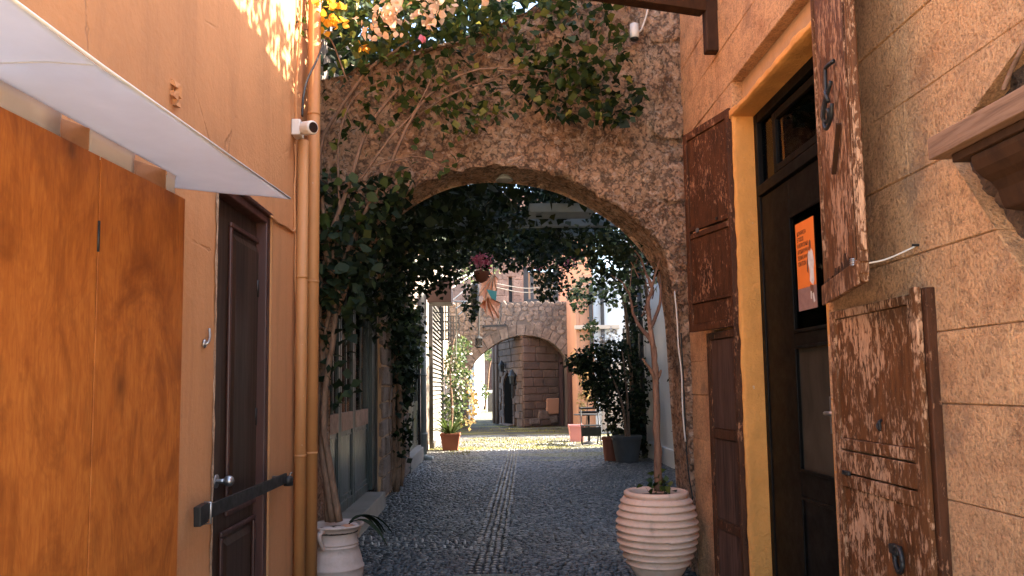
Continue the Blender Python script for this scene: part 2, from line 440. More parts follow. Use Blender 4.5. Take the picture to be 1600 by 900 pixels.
# ------------------------------------------------------------------ objects
ORIG = {}
def link(name, data, parent=None, loc=None):
    o = bpy.data.objects.new(name, data)
    COL.objects.link(o)
    po = ORIG[parent.name] if parent else Vector((0, 0, 0))
    wo = Vector(loc) if loc is not None else po.copy()
    if parent: o.parent = parent
    o.location = wo - po
    ORIG[o.name] = wo
    return o
def tag(o, label=None, cat=None, group=None, kind=None):
    for k, v in (('label', label), ('category', cat), ('group', group), ('kind', kind)):
        if v: o[k] = v
    return o
def thing(name, label, cat, loc, group=None, kind=None):
    return tag(link(name, None, None, loc), label, cat, group, kind)

def shade(me, smooth):
    if smooth: me.shade_smooth()

class MB:
    """collects shapes in world coordinates, then links them as ONE mesh object"""
    def __init__(s, xf=None): s.v, s.f, s.xf = [], [], xf
    def add(s, vs, fs):
        o = len(s.v)
        s.v += [s.xf(*p) if s.xf else tuple(p) for p in vs]
        s.f += [tuple(o+i for i in f) for f in fs]
        return s
    def box(s, x0, x1, y0, y1, z0, z1):
        return s.add([(x0, y0, z0), (x1, y0, z0), (x1, y1, z0), (x0, y1, z0), (x0, y0, z1), (x1, y0, z1), (x1, y1, z1), (x0, y1, z1)],
                     [(0, 3, 2, 1), (4, 5, 6, 7), (0, 1, 5, 4), (1, 2, 6, 5), (2, 3, 7, 6), (3, 0, 4, 7)])
    def prism(s, poly, vec):
        n = len(poly); v = Vector(vec)
        P = [Vector(p) for p in poly]
        return s.add([tuple(p) for p in P]+[tuple(p+v) for p in P],
                     [tuple(range(n))[::-1], tuple(range(n, 2*n))] + [(i, (i+1) % n, n+(i+1) % n, n+i) for i in range(n)])
    def bar(s, a, b, w, h=None, up=(0, 0, 1)):
        a, b = Vector(a), Vector(b); h = h or w
        d = (b-a).normalized(); u = Vector(up)
        if abs(d.dot(u)) > .98: u = Vector((0, 1, 0))
        r = d.cross(u).normalized(); u = r.cross(d)
        q = [(-1, -1), (1, -1), (1, 1), (-1, 1)]
        return s.add([tuple(p+r*(i*w/2)+u*(j*h/2)) for p in (a, b) for i, j in q],
                     [(3, 2, 1, 0), (4, 5, 6, 7)] + [(i, (i+1) % 4, 4+(i+1) % 4, 4+i) for i in range(4)])
    def tube(s, pts, r, n=8):
        P = [Vector(p) for p in pts]
        R = r if hasattr(r, '__len__') else [r]*len(P)
        vs, fs = [], []
        ref = Vector((.31, .77, .55))
        for i, p in enumerate(P):
            d = (P[min(i+1, len(P)-1)]-P[max(i-1, 0)]).normalized()
            a = d.cross(ref).normalized(); b = d.cross(a)
            vs += [tuple(p+(a*math.cos(k*2*math.pi/n)+b*math.sin(k*2*math.pi/n))*R[i]) for k in range(n)]
        for i in range(len(P)-1):
            fs += [(i*n+k, i*n+(k+1) % n, (i+1)*n+(k+1) % n, (i+1)*n+k) for k in range(n)]
        fs += [tuple(range(n))[::-1], tuple(range((len(P)-1)*n, len(P)*n))]
        return s.add(vs, fs)
    def lathe(s, prof, c, n=40, wob=0):
        vs, fs = [], []
        for (r, z) in prof:
            for k in range(n):
                a = k*2*math.pi/n
                rr = r*(1+wob*math.sin(a*3+z*37)+wob*.6*math.sin(a*5-z*61))
                vs.append((c[0]+rr*math.cos(a), c[1]+rr*math.sin(a), c[2]+z+wob*.6*r*math.sin(a*2+z*50)))
        for i in range(len(prof)-1):
            fs += [(i*n+k, i*n+(k+1) % n, (i+1)*n+(k+1) % n, (i+1)*n+k) for k in range(n)]
        fs += [tuple(range(n))[::-1], tuple(range((len(prof)-1)*n, len(prof)*n))]
        return s.add(vs, fs)
    def sphere(s, c, r, nu=10, nv=6, sc=(1, 1, 1)):
        vs = [(c[0]+sc[0]*r*math.cos(u*2*math.pi/nu)*math.sin(math.pi*(j+.02)/(nv+.04)), c[1]+sc[1]*r*math.sin(u*2*math.pi/nu)*math.sin(math.pi*(j+.02)/(nv+.04)),
               c[2]+sc[2]*r*math.cos(math.pi*j/nv)) for j in range(nv+1) for u in range(nu)]
        return s.add(vs, [(j*nu+u, (j+1)*nu+u, (j+1)*nu+(u+1) % nu, j*nu+(u+1) % nu) for j in range(nv) for u in range(nu)])
    def grid(s, rows):
        m = len(rows[0])
        vs = [tuple(p) for r in rows for p in r]
        return s.add(vs, [(i*m+j, i*m+j+1, (i+1)*m+j+1, (i+1)*m+j) for i in range(len(rows)-1) for j in range(m-1)])
    def build(s, name, m, parent=None, bevel=0, smooth=False, loc=None, seg=2, recalc=True):
        me = bpy.data.meshes.new(name)
        org = Vector(loc) if loc is not None else (ORIG[parent.name] if parent else Vector((0, 0, 0)))
        me.from_pydata([tuple(Vector(p)-org) for p in s.v], [], s.f)
        if recalc:
            import bmesh
            bm = bmesh.new(); bm.from_mesh(me); bmesh.ops.recalc_face_normals(bm, faces=bm.faces); bm.to_mesh(me); bm.free()
        me.materials.append(m if not isinstance(m, str) else MT[m])
        if smooth: me.shade_smooth()
        me.update()
        o = link(name, me, parent, org)
        if bevel:
            b = o.modifiers.new('bevel', 'BEVEL'); b.width = bevel; b.segments = seg; b.limit_method = 'ANGLE'; b.angle_limit = math.radians(40)
        return o

def np_mesh(name, V, F, m, parent=None, smooth=False, loc=None):
    """V (n,3) array, F (k,3) or (k,4) array"""
    org = np.array(loc if loc is not None else (ORIG[parent.name] if parent else (0, 0, 0)), dtype=float)
    me = bpy.data.meshes.new(name)
    V = (V-org).astype(np.float32)
    me.vertices.add(len(V)); me.vertices.foreach_set('co', V.ravel())
    k = F.shape[1]
    me.loops.add(F.size); me.loops.foreach_set('vertex_index', F.astype(np.int32).ravel())
    me.polygons.add(len(F)); me.polygons.foreach_set('loop_start', np.arange(0, F.size, k, dtype=np.int32))
    me.update(calc_edges=True)
    me.materials.append(MT[m] if isinstance(m, str) else m)
    if smooth: me.shade_smooth()
    return link(name, me, parent, tuple(org))

def fr(p, oct=5, H=.9): return mnoise.fractal(Vector(p), H, 2.1, oct)

# ---- leaves
LEAF_V = np.array([(0, 0, 0), (-.42, .42, .10), (0, .5, 0), (.42, .42, .10), (0, 1, -.08)])
LEAF_F = np.array([(0, 2, 1), (0, 3, 2), (1, 2, 4), (2, 3, 4)])
def leaf_frames(n, up=.5, droop=.5):
    nr = RNG.normal(size=(n, 3)); nr[:, 2] += up*2
    nr /= np.linalg.norm(nr, axis=1)[:, None]
    t = RNG.normal(size=(n, 3)); t[:, 2] -= droop*2
    t -= (t*nr).sum(1)[:, None]*nr
    t /= np.linalg.norm(t, axis=1)[:, None]
    return np.stack([np.cross(t, nr), t, nr], axis=2)        # columns: width, length, normal
def leaf_cloud(name, P, size, m, parent=None, up=.4, droop=.5, sv=.35, loc=None):
    n = len(P)
    R = leaf_frames(n, up, droop)
    s = size*(1+sv*RNG.uniform(-1, 1, n))
    V = np.einsum('nij,kj->nki', R, LEAF_V)*s[:, None, None] + np.asarray(P)[:, None, :]
    F = (LEAF_F[None]+(np.arange(n)*5)[:, None, None]).reshape(-1, 3)
    return np_mesh(name, V.reshape(-1, 3), F, m, parent, loc=loc)

def big_leaf_mesh(name, m, bend=.2, fold=.12, w=1.0, seed=0):
    ys = [0, .16, .4, .66, .86, 1]; hw = [0.0, .26, .37, .27, .12, 0]
    rr = random.Random(seed)
    vs, fs = [], []
    for y, h in zip(ys, hw):
        z = -bend*y*y + rr.uniform(-.015, .015)
        vs += [(-h*w, y, z+fold*h*2+rr.uniform(-.03, .03)), (0, y, z), (h*w, y, z+fold*h*2+rr.uniform(-.03, .03))]
    for i in range(5):
        a = i*3
        fs += [(a, a+1, a+4, a+3), (a+1, a+2, a+5, a+4)]
    me = bpy.data.meshes.new(name)
    me.from_pydata(vs, [], fs); me.materials.append(MT[m]); me.shade_smooth()
    return me
def put_leaves(name, meshes, P, size, parent, up=.4, droop=.5, sv=.3):
    R = leaf_frames(len(P), up, droop)
    po = ORIG[parent.name]
    for i, p in enumerate(P):
        o = bpy.data.objects.new(name, meshes[i % len(meshes)])
        COL.objects.link(o)
        o.parent = parent
        s = size*(1+sv*random.uniform(-1, 1))
        m = Matrix([list(R[i][r]) for r in range(3)]).to_4x4()
        m = Matrix.Translation(Vector(p)-po) @ m @ Matrix.Scale(s, 4)
        o.matrix_local = m
        
def blob(c, r, n, shell=.55):
    d = RNG.normal(size=(n, 3)); d /= np.linalg.norm(d, axis=1)[:, None]
    rad = (shell+(1-shell)*RNG.random(n))*(.75+.5*RNG.random(n))
    return np.array(c)+d*rad[:, None]*np.array(r)
def in_poly(poly, n):
    """n random points inside a polygon"""
    P = np.array(poly, float); lo, hi = P.min(0), P.max(0)
    out = []
    while len(out) < n:
        x, y = RNG.uniform(lo, hi)
        c = False; j = len(P)-1
        for i in range(len(P)):
            if (P[i][1] > y) != (P[j][1] > y) and x < (P[j][0]-P[i][0])*(y-P[i][1])/(P[j][1]-P[i][1])+P[i][0]: c = not c
            j = i
        if c: out.append((x, y))
    return out
def spline(pts, n=24):
    """Catmull-Rom through 3D points"""
    P = [Vector(p) for p in pts]; P = [P[0]*2-P[1]]+P+[P[-1]*2-P[-2]]
    out = []; seg = len(P)-3
    for i in range(n+1):
        t = i/n*seg; k = min(int(t), seg-1); t -= k
        a, b, c, d = P[k:k+4]
        out.append(.5*((2*b)+(c-a)*t+(2*a-5*b+4*c-d)*t*t+(3*b-a-3*c+d)*t**3))
    return out
def taper(a, b, n=24): return [a+(b-a)*i/n for i in range(n+1)]

# =================================================================== THE GROUND
LX, RX = -1.30, 1.55              # faces of the two near houses
LX2, RX2 = -1.45, 3.20            # faces of the alley beyond the arch
AY0, AY1 = 5.65, 6.15             # front and back of the near arch
mb = MB()
ys = [-60, -8, 4.5, 8, 12, 17, 22, 30, 45, 70, 150, 900]
xs = [-900, -60, -8, -1.2, .5, 3, 8, 60, 900]
mb.grid([[(x, y, -.012) for x in xs] for y in ys])
tag(mb.build('ground', 'bed'), kind='structure')

mb = MB()
mb.grid([[(x, y, -.006) for x in (-60, -20, -6, -1, 3, 12, 60)] for y in (-60, -20, -6, 0, 1.2)])
tag(mb.build('bounce_ground', 'paving'), kind='structure')  # unseen pale ground added to bounce warm sunlight onto the near walls

def gutter_x(y): return onZ(757+(803-757)*((900-y)/200), y, 0).x
_gy = [(onZ(757+46*((900-p)/200), p, 0)) for p in (890, 850, 810, 770, 740, 715, 700, 690)]
GX = np.array([p.x for p in _gy]); GY = np.array([p.y for p in _gy])
def gx(y): return np.interp(y, GY, GX)

def pebbles(name, X, Y, L, Wd, A, H, m, z=0):
    n = len(X)
    k = 6
    ang = np.arange(k)*2*np.pi/k
    jit = 1+.22*RNG.uniform(-1, 1, (n, k))
    def ring(s, zz):
        x = np.cos(ang)[None]*jit*s*L[:, None]/2; y = np.sin(ang)[None]*jit*s*Wd[:, None]/2
        c, sn = np.cos(A)[:, None], np.sin(A)[:, None]
        return np.stack([X[:, None]+x*c-y*sn, Y[:, None]+x*sn+y*c, np.broadcast_to((z+zz)[:, None] if hasattr(zz, '__len__') else zz, (n, k))], 2)
    H = np.asarray(H)
    tilt = RNG.uniform(-.15, .15, (n, 2))
    r0 = ring(1, np.full(n, -.014)); r1 = ring(.9, H*.55); r2_ = ring(.52, H)
    for r in (r1, r2_):
        r[:, :, 2] += (r[:, :, 0]-X[:, None])*tilt[:, :1]+(r[:, :, 1]-Y[:, None])*tilt[:, 1:]
    top = r2_.mean(1, keepdims=True)+np.array([0, 0, .002])
    V = np.concatenate([r0, r1, r2_, top], 1)               # 19 verts
    f = []
    for a in (0, k):
        for i in range(k):
            j = (i+1) % k
            f += [(a+i, a+j, a+k+j), (a+i, a+k+j, a+k+i)]
    f += [(2*k+i, 2*k+(i+1) % k, 3*k) for i in range(k)]
    F = np.array(f)[None]+(np.arange(n)*(3*k+1))[:, None, None]
    o = np_mesh(name, V.reshape(-1, 3), F.reshape(-1, 3), m, None, True)
    return tag(o, kind='stuff')

def field(x0, x1, y0, y1, dx, dy):
    X, Y = np.meshgrid(np.arange(x0, x1, dx), np.arange(y0, y1, dy))
    X = X + (np.arange(X.shape[0]) % 2)[:, None]*dx/2
    X = X+RNG.uniform(-.28, .28, X.shape)*dx; Y = Y+RNG.uniform(-.28, .28, Y.shape)*dy
    return X.ravel(), Y.ravel()
COVER = (onZ(712, 905, 0), onZ(806, 880, 0))
X1, Y1 = field(-1.6, 1.75, 4.3, 6.3, .056, .037)
X2, Y2 = field(-1.5, 3.2, 6.3, 13, .055, .038)
X3, Y3 = field(-1.6, 4.2, 13, 22.5, .075, .055)
PXs, PYs = np.concatenate([X1, X2, X3]), np.concatenate([Y1, Y2, Y3])
g = np.abs(PXs-gx(PYs))
keep = (g > .145)
CVX0, CVX1, CVY0, CVY1 = -.30, .22, 5.15, 5.86
keep &= ~((PXs > CVX0-.03) & (PXs < CVX1+.03) & (PYs > CVY0-.03) & (PYs < CVY1+.03))
PXs, PYs = PXs[keep], PYs[keep]
sz = np.where(PYs > 13, 1.5, 1.0)*RNG.uniform(.8, 1.2, len(PXs))
swirl = np.array([mnoise.noise(Vector((x*.9, y*.9, 0))) for x, y in zip(PXs, PYs)])*.8
tag(pebbles('street_pebbles', PXs, PYs, .062*sz, .037*sz, swirl+RNG.normal(0, .16, len(PXs)), RNG.uniform(.005, .015, len(PXs)), 'pebble'),
    'small dark grey pebbles set on edge across the whole alley floor', 'pebbles')
# the drain lines along the middle: four rows of bigger stones with grooves between
gxs, gys, ga = [], [], []
for off in (-.12, -.06, 0, .06, .12):
    for y in np.arange(5.0, 22, .085):
        if CVY0-.05 < y < CVY1+.05 : continue
        gxs.append(gx(y)+off+random.uniform(-.008, .008)); gys.append(y); ga.append(math.pi/2+random.uniform(-.15, .15))
n = len(gxs)
tag(pebbles('drain_line_stones', np.array(gxs), np.array(gys), np.full(n, .084), np.full(n, .064)*RNG.uniform(.9, 1.1, n), np.array(ga), RNG.uniform(.008, .013, n), 'pebble'),
    'double row of longer stones running down the middle of the alley', 'pebbles')
# dotted double rows of white pebbles across the lane
wx, wy = [], []
for (a, b_) in (((568, 843), (784, 853)), ((566, 852), (782, 862)), ((812, 764), (1002, 753)), ((815, 769), (1002, 759))):
    A_, B_ = onZ(*a, 0), onZ(*b_, 0)
    k = int((B_-A_).length/.085)
    for i in range(k):
        p = A_.lerp(B_, i/k)
        wx.append(p.x+random.uniform(-.01, .01)); wy.append(p.y+random.uniform(-.01, .01))
n = len(wx)
tag(pebbles('white_pebbles', np.array(wx), np.array(wy), np.full(n, .030)*RNG.uniform(.7, 1.2, n), np.full(n, .028), RNG.uniform(0, 3, n), np.full(n, .034), 'pebble_white'),
    'dotted double rows of white pebbles crossing the dark cobbles', 'pebbles')
t = thing('manhole_cover', 'dark green rectangular drain cover set in the pebbles in the foreground', 'drain cover', ((CVX0+CVX1)/2, (CVY0+CVY1)/2, 0))
MB().box(CVX0, CVX1, CVY0, CVY1, -.03, .010).build('cover_frame', 'cover', t, .004)
mb = MB()
mb.box(CVX0+.03, CVX1-.03, CVY0+.03, CVY1-.03, .0105, .018)
mb.box(CVX0+.09, CVX0+.14, CVY0+.3, CVY0+.32, .0185, .026)
mb.box(CVX1-.14, CVX1-.09, CVY0+.3, CVY0+.32, .0185, .026)
mb.build('cover_plate', 'cover', t, .003)
# grass tufts and moss in the open part
gp = []
for _ in range(900):
    px = random.uniform(735, 890); py = random.uniform(686, 702)
    p = onZ(px, py+(px-800)*.02, 0)
    gp.append((p.x, p.y, .015))
for _ in range(260):
    p = onZ(random.uniform(700, 735), random.uniform(690, 712), 0); gp.append((p.x, p.y, .015))
for _ in range(400):
    p = onZ(random.uniform(745, 880), random.uniform(664, 676), 0); gp.append((p.x, p.y, .015))
o = leaf_cloud('moss_tufts', np.array(gp), .035, 'moss', None, .1, -.5)
tag(o, 'low yellowish grass and moss growing between the pebbles', 'grass', kind='stuff')

# =================================================================== LEFT NEAR HOUSE (orange)
house = thing('orange_house', 'orange plastered house on the near left with a dark wooden door', 'house', (LX, 4, 0))
HT = 5.5
DY0, DY1 = onX(331, 800, LX).y, onX(421, 800, LX).y
DZ = onX(428, 342, LX).z
def rough_wall(name, rects, X, m, parent, amp=.006, step=.14, face=1, thick=.4, sc=1.3):
    """wall face on x=X turned to +x (face=1) or -x, made of butted rectangles of one fine grid"""
    mb = MB()
    for (y0, y1, z0, z1) in rects:
        ny, nz = max(1, int((y1-y0)/step)), max(1, int((z1-z0)/step))
        rows = []
        for i in range(ny+1):
            y = y0+(y1-y0)*i/ny
            rows.append([(X+amp*fr((X*3, y*sc, (z0+(z1-z0)*j/nz)*sc), 3), y, z0+(z1-z0)*j/nz) for j in range(nz+1)])
        mb.grid(rows)
        mb.prism([(X-face*.03, y0, z0), (X-face*.03, y1, z0), (X-face*.03, y1, z1), (X-face*.03, y0, z1)], (-face*thick, 0, 0))
    return mb.build(name, m, parent, smooth=True, recalc=False)
rough_wall('wall', [(1.9, DY0, -.1, HT), (DY0, DY1, DZ, HT), (DY1, 5.62, -.1, HT)], LX, 'orange', house, .007)
# reveals of the doorway
mb = MB()
mb.box(LX-.25, LX-.002, DY1, DY1+.02, 0, DZ); mb.box(LX-.25, LX-.002, DY0-.02, DY0, 0, DZ); mb.box(LX-.25, LX-.002, DY0, DY1, DZ, DZ+.02)
mb.build('doorway_reveal', 'orange', house)
# chipped edge at the near side of the doorway
rows = []
for i in range(70):
    z = DZ*i/69
    w = .018+.014*fr((0, 3, z*7), 4)
    rows.append([(LX+.004+.004*fr((1, j, z*9), 3), DY0-w*1.2+(w*1.2+.012)*j/4, z) for j in range(4)] + [(LX-.05, DY0+.012, z)])
MB().grid(rows).build('chipped_edge', 'chip', house, smooth=False)
DXp = LX-.075
door = MB().box(DXp-.045, DXp, DY0+.01, DY1-.075, .02, DZ-.05).build('door', 'darkwood', house, .003)
def moulding(y0, y1, z0, z1, X, face, w=.028, d=.018):
    mb = MB()
    for (a, b, c, e) in ((y0, y1, z0, z0+w), (y0, y1, z1-w, z1), (y0, y0+w, z0+w, z1-w), (y1-w, y1, z0+w, z1-w)):
        mb.box(min(X, X+face*d), max(X, X+face*d), a, b, c, e)
    return mb
for (pa, pb) in (((357, 352), (410, 760)), ((341, 838), (397, 1060))):
    y0 = onX(pa[0], pa[1], DXp).y; y1 = onX(pb[0]-4, (pa[1]+pb[1])/2, DXp).y
    z1 = onX(pa[0], pa[1]-6, DXp).z; z0 = max(.12, onX(pb[0], pb[1]+18, DXp).z)
    moulding(y0, y1, z0, z1, DXp, 1).build('panel_moulding', 'redwood', door, .007)
    yy, zz = (y0+.05, y1-.05), (z0+.05, z1-.05)
    q = [(DXp+.001, a, b) for a, b in ((yy[0], zz[0]), (yy[1], zz[0]), (yy[1], zz[1]), (yy[0], zz[1]))]
    q2 = [(DXp+.014, a, b) for a, b in ((yy[0]+.035, zz[0]+.035), (yy[1]-.035, zz[0]+.035), (yy[1]-.035, zz[1]-.035), (yy[0]+.035, zz[1]-.035))]
    MB().add(q+q2, [(0, 1, 5, 4), (1, 2, 6, 5), (2, 3, 7, 6), (3, 0, 4, 7), (4, 5, 6, 7)]).build('door_panel', 'darkwood', door)
kp = onX(337, 752, DXp)
mb = MB(); mb.tube([kp, kp+Vector((.05, 0, 0))], .012); mb.sphere(kp+Vector((.065, 0, 0)), .028)
mb.tube([kp+Vector((.001, 0, 0)), kp+Vector((.006, 0, 0))], .035, 14)
mb.build('door_knob', 'steel', door, smooth=True)
mb = MB()
mb.box(LX-.12, LX-.012, DY1-.074, DY1-.006, 0, DZ-.006); mb.box(LX-.12, LX-.012, DY0+.012, DY1-.075, DZ-.048, DZ-.004)
mb.box(LX-.10, LX+.004, DY0+.012, DY1-.006, DZ-.003, DZ+.022)
mb.build('door_frame', 'redwood', house, .006)
for z in (.5, 1.25, 2.0):
    MB().tube([(LX-.065, DY1-.082, z), (LX-.065, DY1-.082, z+.1)], .011, 8).build('hinge', 'black_iron', door, smooth=True)
# broken lump of plaster where a bracket used to be
p = onX(269, 143, LX)
mb = MB()
for i, (dy, dz, w_, h_) in enumerate(((0, .03, .05, .03), (.012, .005, .03, .035), (-.012, -.02, .045, .03), (.006, -.045, .03, .03))):
    m2 = MB(); m2.box(-.002, .022, dy-w_/2, dy+w_/2, dz-h_/2, dz+h_/2)
    mb.add([(p.x+x+random.uniform(-.004, .008), p.y+y+random.uniform(-.01, .01), p.z+z+random.uniform(-.01, .01)) for x, y, z in m2.v], m2.f)
mb.build('broken_plaster_stub', 'orange', house)
# black iron bar across the door
A_, B_ = onX(306, 808, LX+.075), onX(447, 747, LX+.075)
t = thing('door_bar', 'flat black iron security bar fixed slantwise across the dark wooden door', 'security bar', ((A_+B_)/2))
hb = .062
MB().bar(A_+Vector((0, .02, 0)), B_, .012, hb).build('bar', 'black_iron', t, .002)
MB().bar(A_+Vector((.006, -.004, 0)), A_+Vector((.006, .085, .006)), .03, hb+.02).build('end_bracket', 'black_iron', t, .003)
mb = MB(); a = A_+Vector((.016, .10, 0))
mb.tube([a+Vector((-.02, 0, .045)), a+Vector((.008, 0, .045)), a+Vector((.008, 0, -.045)), a+Vector((-.02, 0, -.045))], .005, 6)
mb.build('steel_clip', 'steel', t, smooth=True)
mb = MB(); b_ = B_
mb.tube([b_+Vector((-.07, -.03, 0)), b_+Vector((0, -.03, 0))], .018, 10)
mb.build('wall_stud', 'steel', t, smooth=True)
mb = MB(); mb.lathe([(.004, 0), (.028, .004), (.03, .045), (.022, .06), (.006, .064)], b_+Vector((.01, .012, -.05)), 12); 
mb.build('padlock_cap', 'black_iron', t, smooth=True)
MB().tube([b_+Vector((.01, .0, .0)), b_+Vector((.03, .015, .03)), b_+Vector((.01, .03, .02))], .005, 6).build('ring', 'steel', t, smooth=True)
# latch hook on the wall beside the door
p = onX(317, 530, LX)
t = thing('wall_hook', 'small scuffed steel hook on the orange wall left of the door', 'hook', p)
mb = MB(); mb.tube(spline([p+Vector((-.02, -.005, -.03)), p+Vector((.02, 0, -.02)), p+Vector((.025, .015, .01)), p+Vector((.02, .02, .05))], 10), .006, 6)
mb.build('hook_arm', 'steel', t, smooth=True)
MB().sphere(p+Vector((.008, 0, -.02)), .02, 8, 6, (.5, 1, 1)).build('hook_plate', 'steel', t, smooth=True)

# drainpipes, painted like the wall
def pipe(px, z1, r, label, X, mat='orange_paint', pz=(560, 345), jog=None):
    c = onX(px, 560, X)
    t = thing('drainpipe', label, 'drainpipe', (c.x, c.y, 0), 'painted drainpipes on the orange house')
    MB().tube([(c.x, c.y, 0.0), (c.x, c.y, z1)], r, 18).build('pipe', mat, t, smooth=True)
    for z in (1.02, 2.2, 3.4):
        if z < z1-.1:
            MB().tube([(c.x, c.y, z-.009), (c.x, c.y, z+.009)], r+.003, 18).build('pipe_clip', mat, t, smooth=True)
    return c
pc1 = pipe(470.5, onX(470, 214, LX+.06).z, .037, 'slim orange drainpipe nearest the door, ending under the white camera', LX+.055)
pc2 = pipe(487.5, 5.4, .044, 'taller orange drainpipe at the house corner beside the vine', LX+.075)
# cables on that wall
def cable(name, label, pts, r, m, cat='cable', nseg=40):
    P = spline(pts, nseg)
    mb = MB(); mb.tube(P, r, 6)
    return tag(mb.build(name, m, None, smooth=True), label, cat)
cable('wall_cable', 'thin orange painted cable wandering down beside the slim drainpipe',
      [onX(x, y, LX+.012) for x, y in ((461, 225), (462, 262), (460, 300), (462, 352), (461, 420), (463, 500), (461, 565), (464, 640), (460, 705), (464, 775), (461, 830), (461, 910))], .006, 'orange')
cable('wall_cable', 'brown cable bundle climbing the orange wall above the white canopy',
      [onX(x, y, LX+.014) for x, y in ((140, 112), (192, 137), (240, 172), (285, 205), (332, 237), (336, 246))], .012, 'cable_brown')
cable('wall_cable', 'short orange conduit running from the door top to the drainpipe',
      [onX(x, y, LX+.012) for x, y in ((424, 338), (432, 346), (446, 353), (459, 361), (460, 340), (460, 290))], .008, 'orange')
cable('wall_cable', 'pale cable rising above the camera at the house corner',
      [onX(x, y, LX+.03) for x, y in ((463, 190), (462, 150), (465, 110), (468, 60), (470, 20), (471, -40))], .009, 'orange')
cable('wall_cable', 'black cable sagging past the tall drainpipe below the flowers',
      [onX(x, y, LX+.15) for x, y in ((472, 182), (474, 150), (480, 125), (492, 100), (500, 82), (506, 62))], .008, 'black_iron')

# security camera
p = onX(463, 202, LX+.02)
t = thing('security_camera', 'white bullet security camera on the orange house corner', 'camera', p)
MB().box(LX, LX+.06, p.y-.055, p.y+.055, p.z-.055, p.z+.055).build('junction_box', 'white_plastic', t, .008)
a = Vector((LX+.06, p.y-.02, p.z-.005)); d = Vector((.75, -.62, -.14)).normalized()
MB().tube([a, a+d*.035, a+d*.036, a+d*.12, a+d*.125], [.026, .026, .046, .046, .040], 20).build('camera_body', 'white_plastic', t, smooth=False, bevel=.003)
MB().tube([a+d*.1262, a+d*.131], .034, 20).build('lens', 'black_gloss', t)
MB().tube([a+d*.06+Vector((0, 0, .004)), a+d*.155+Vector((0, 0, .006))], .050, 20).build('sun_hood', 'white_plastic', t) if False else None

# =================================================================== PLYWOOD SCREEN
E1 = Vector((-1.205, 2.9, 0)); E0 = Vector((-1.205-.0945*1.7, 1.2, 0))
sd_ = (E1-E0).normalized(); sn = Vector((sd_.y, -sd_.x, 0))
ztop = onP(286, 309, E1, sn).z
edge = onP(283, 600, E1, sn); joint = onP(146, 600, E1, sn)
t = thing('plywood_screen', 'tall stained plywood screen of two panels at the left edge', 'screen', (E1.x, E1.y-.5, 0))
def panel(a, b):
    pts = [a, b, b-sn*.018, a-sn*.018]
    return MB().prism([(q.x, q.y, 0.02) for q in pts], (0, 0, ztop-.02))
ea, ej = Vector((edge.x, edge.y, 0)), Vector((joint.x, joint.y, 0))
panel(E0, ej-sd_*.0035).build('plywood_panel', 'plywood', t, .0015)
panel(ej+sd_*.0035, ea).build('plywood_panel', 'plywood', t, .0015)
zz = onP(150, 368, E1, sn).z
MB().tube([ej+Vector((0, 0, zz-.05))+sn*.001, ej+Vector((0, 0, zz+.05))+sn*.001], .0045, 8).build('hinge', 'black_iron', t, smooth=True)
pts = [E0-sn*.04, ea-sd_*.05-sn*.04]
mb = MB()
for q in (E0+sd_*.1, ej-sd_*.06, ej+sd_*.06, ea-sd_*.06):
    mb.bar(Vector((q.x, q.y, 0))-sn*.04, Vector((q.x, q.y, ztop-.03))-sn*.04, .04, .04, up=tuple(sd_))
mb.build('batten', 'joist', t)
# short timber blocks on top of the screen that carry the canopy
zc = ztop+.078
for (pa, pb, lab) in (((139, 212), (60, 178), 'dark timber block under the canopy at the left, above the screen joint'), ((259, 278), (190, 255), 'orange-lit timber block under the canopy at the far end of the screen')):
    a = onP(pa[0], pa[1], E1, sn); a.z = 0
    d = Vector((-.42, -.91, 0))
    b = a+d*.30
    nn = Vector((d.y, -d.x, 0))*-1
    t = thing('timber_block', lab, 'timber block', (a.x, a.y, ztop), 'timber blocks between screen and canopy')
    w = Vector((-d.y, d.x, 0))
    w = w if w.y > 0 else -w
    MB().prism([(a.x, a.y, ztop), (b.x, b.y, ztop), (b.x+w.x*.045, b.y+w.y*.045, ztop), (a.x+w.x*.045, a.y+w.y*.045, ztop)], (0, 0, zc-ztop-.004)).build('beam', 'joist', t, .002)
    e = a-d*.0015
    MB().prism([(e.x, e.y, ztop+.002), (e.x+w.x*.044, e.y+w.y*.044, ztop+.002), (e.x+w.x*.044, e.y+w.y*.044, zc-.006), (e.x, e.y, zc-.006)], (d.x*.001, d.y*.001, 0)).build('end_grain', 'joist_end', t)

# =================================================================== WHITE CANOPY
tip = onZ(453, 310, zc+.004)
k1 = onZ(157, 101, zc+.006)
k0 = onZ(18, -2, zc+.012)
inn = onZ(256, 291, zc+.002)
t = thing('canopy_sheet', 'white translucent canopy sheet jutting over the plywood screen', 'canopy', (-1.0, 2.2, zc))
far = [inn+Vector((-.12, -.05, 0)), tip]
outer = [tip, k1, k0, k0+(k0-k1)*2.0]
k9 = k0+(k0-k1)*2.0
rows = []
path = [tip.lerp(k1, i/50) for i in range(50)]+[k1.lerp(k0, i/12) for i in range(12)]+[k0.lerp(k9, i/12) for i in range(13)]
for i, q in enumerate(path):
    by_ = q.y-.20*max(0, 1-i/40)-.02
    bx_ = min(-1.19, E1.x+(by_-2.9)*.0945)-.004 if by_ < 2.87 else -1.30
    base = Vector((bx_, by_, zc))
    r = []
    for j in range(17):
        p = q.lerp(base, j/16)
        p.z += .004*math.sin(i*.21+j*.5)*(1-j/16)-.003
        r.append(p)
    rows.append(r)
o = MB().grid(rows).build('sheet_panel', 'sheet', t, smooth=True); o.modifiers.new('s', 'SOLIDIFY').thickness = .003
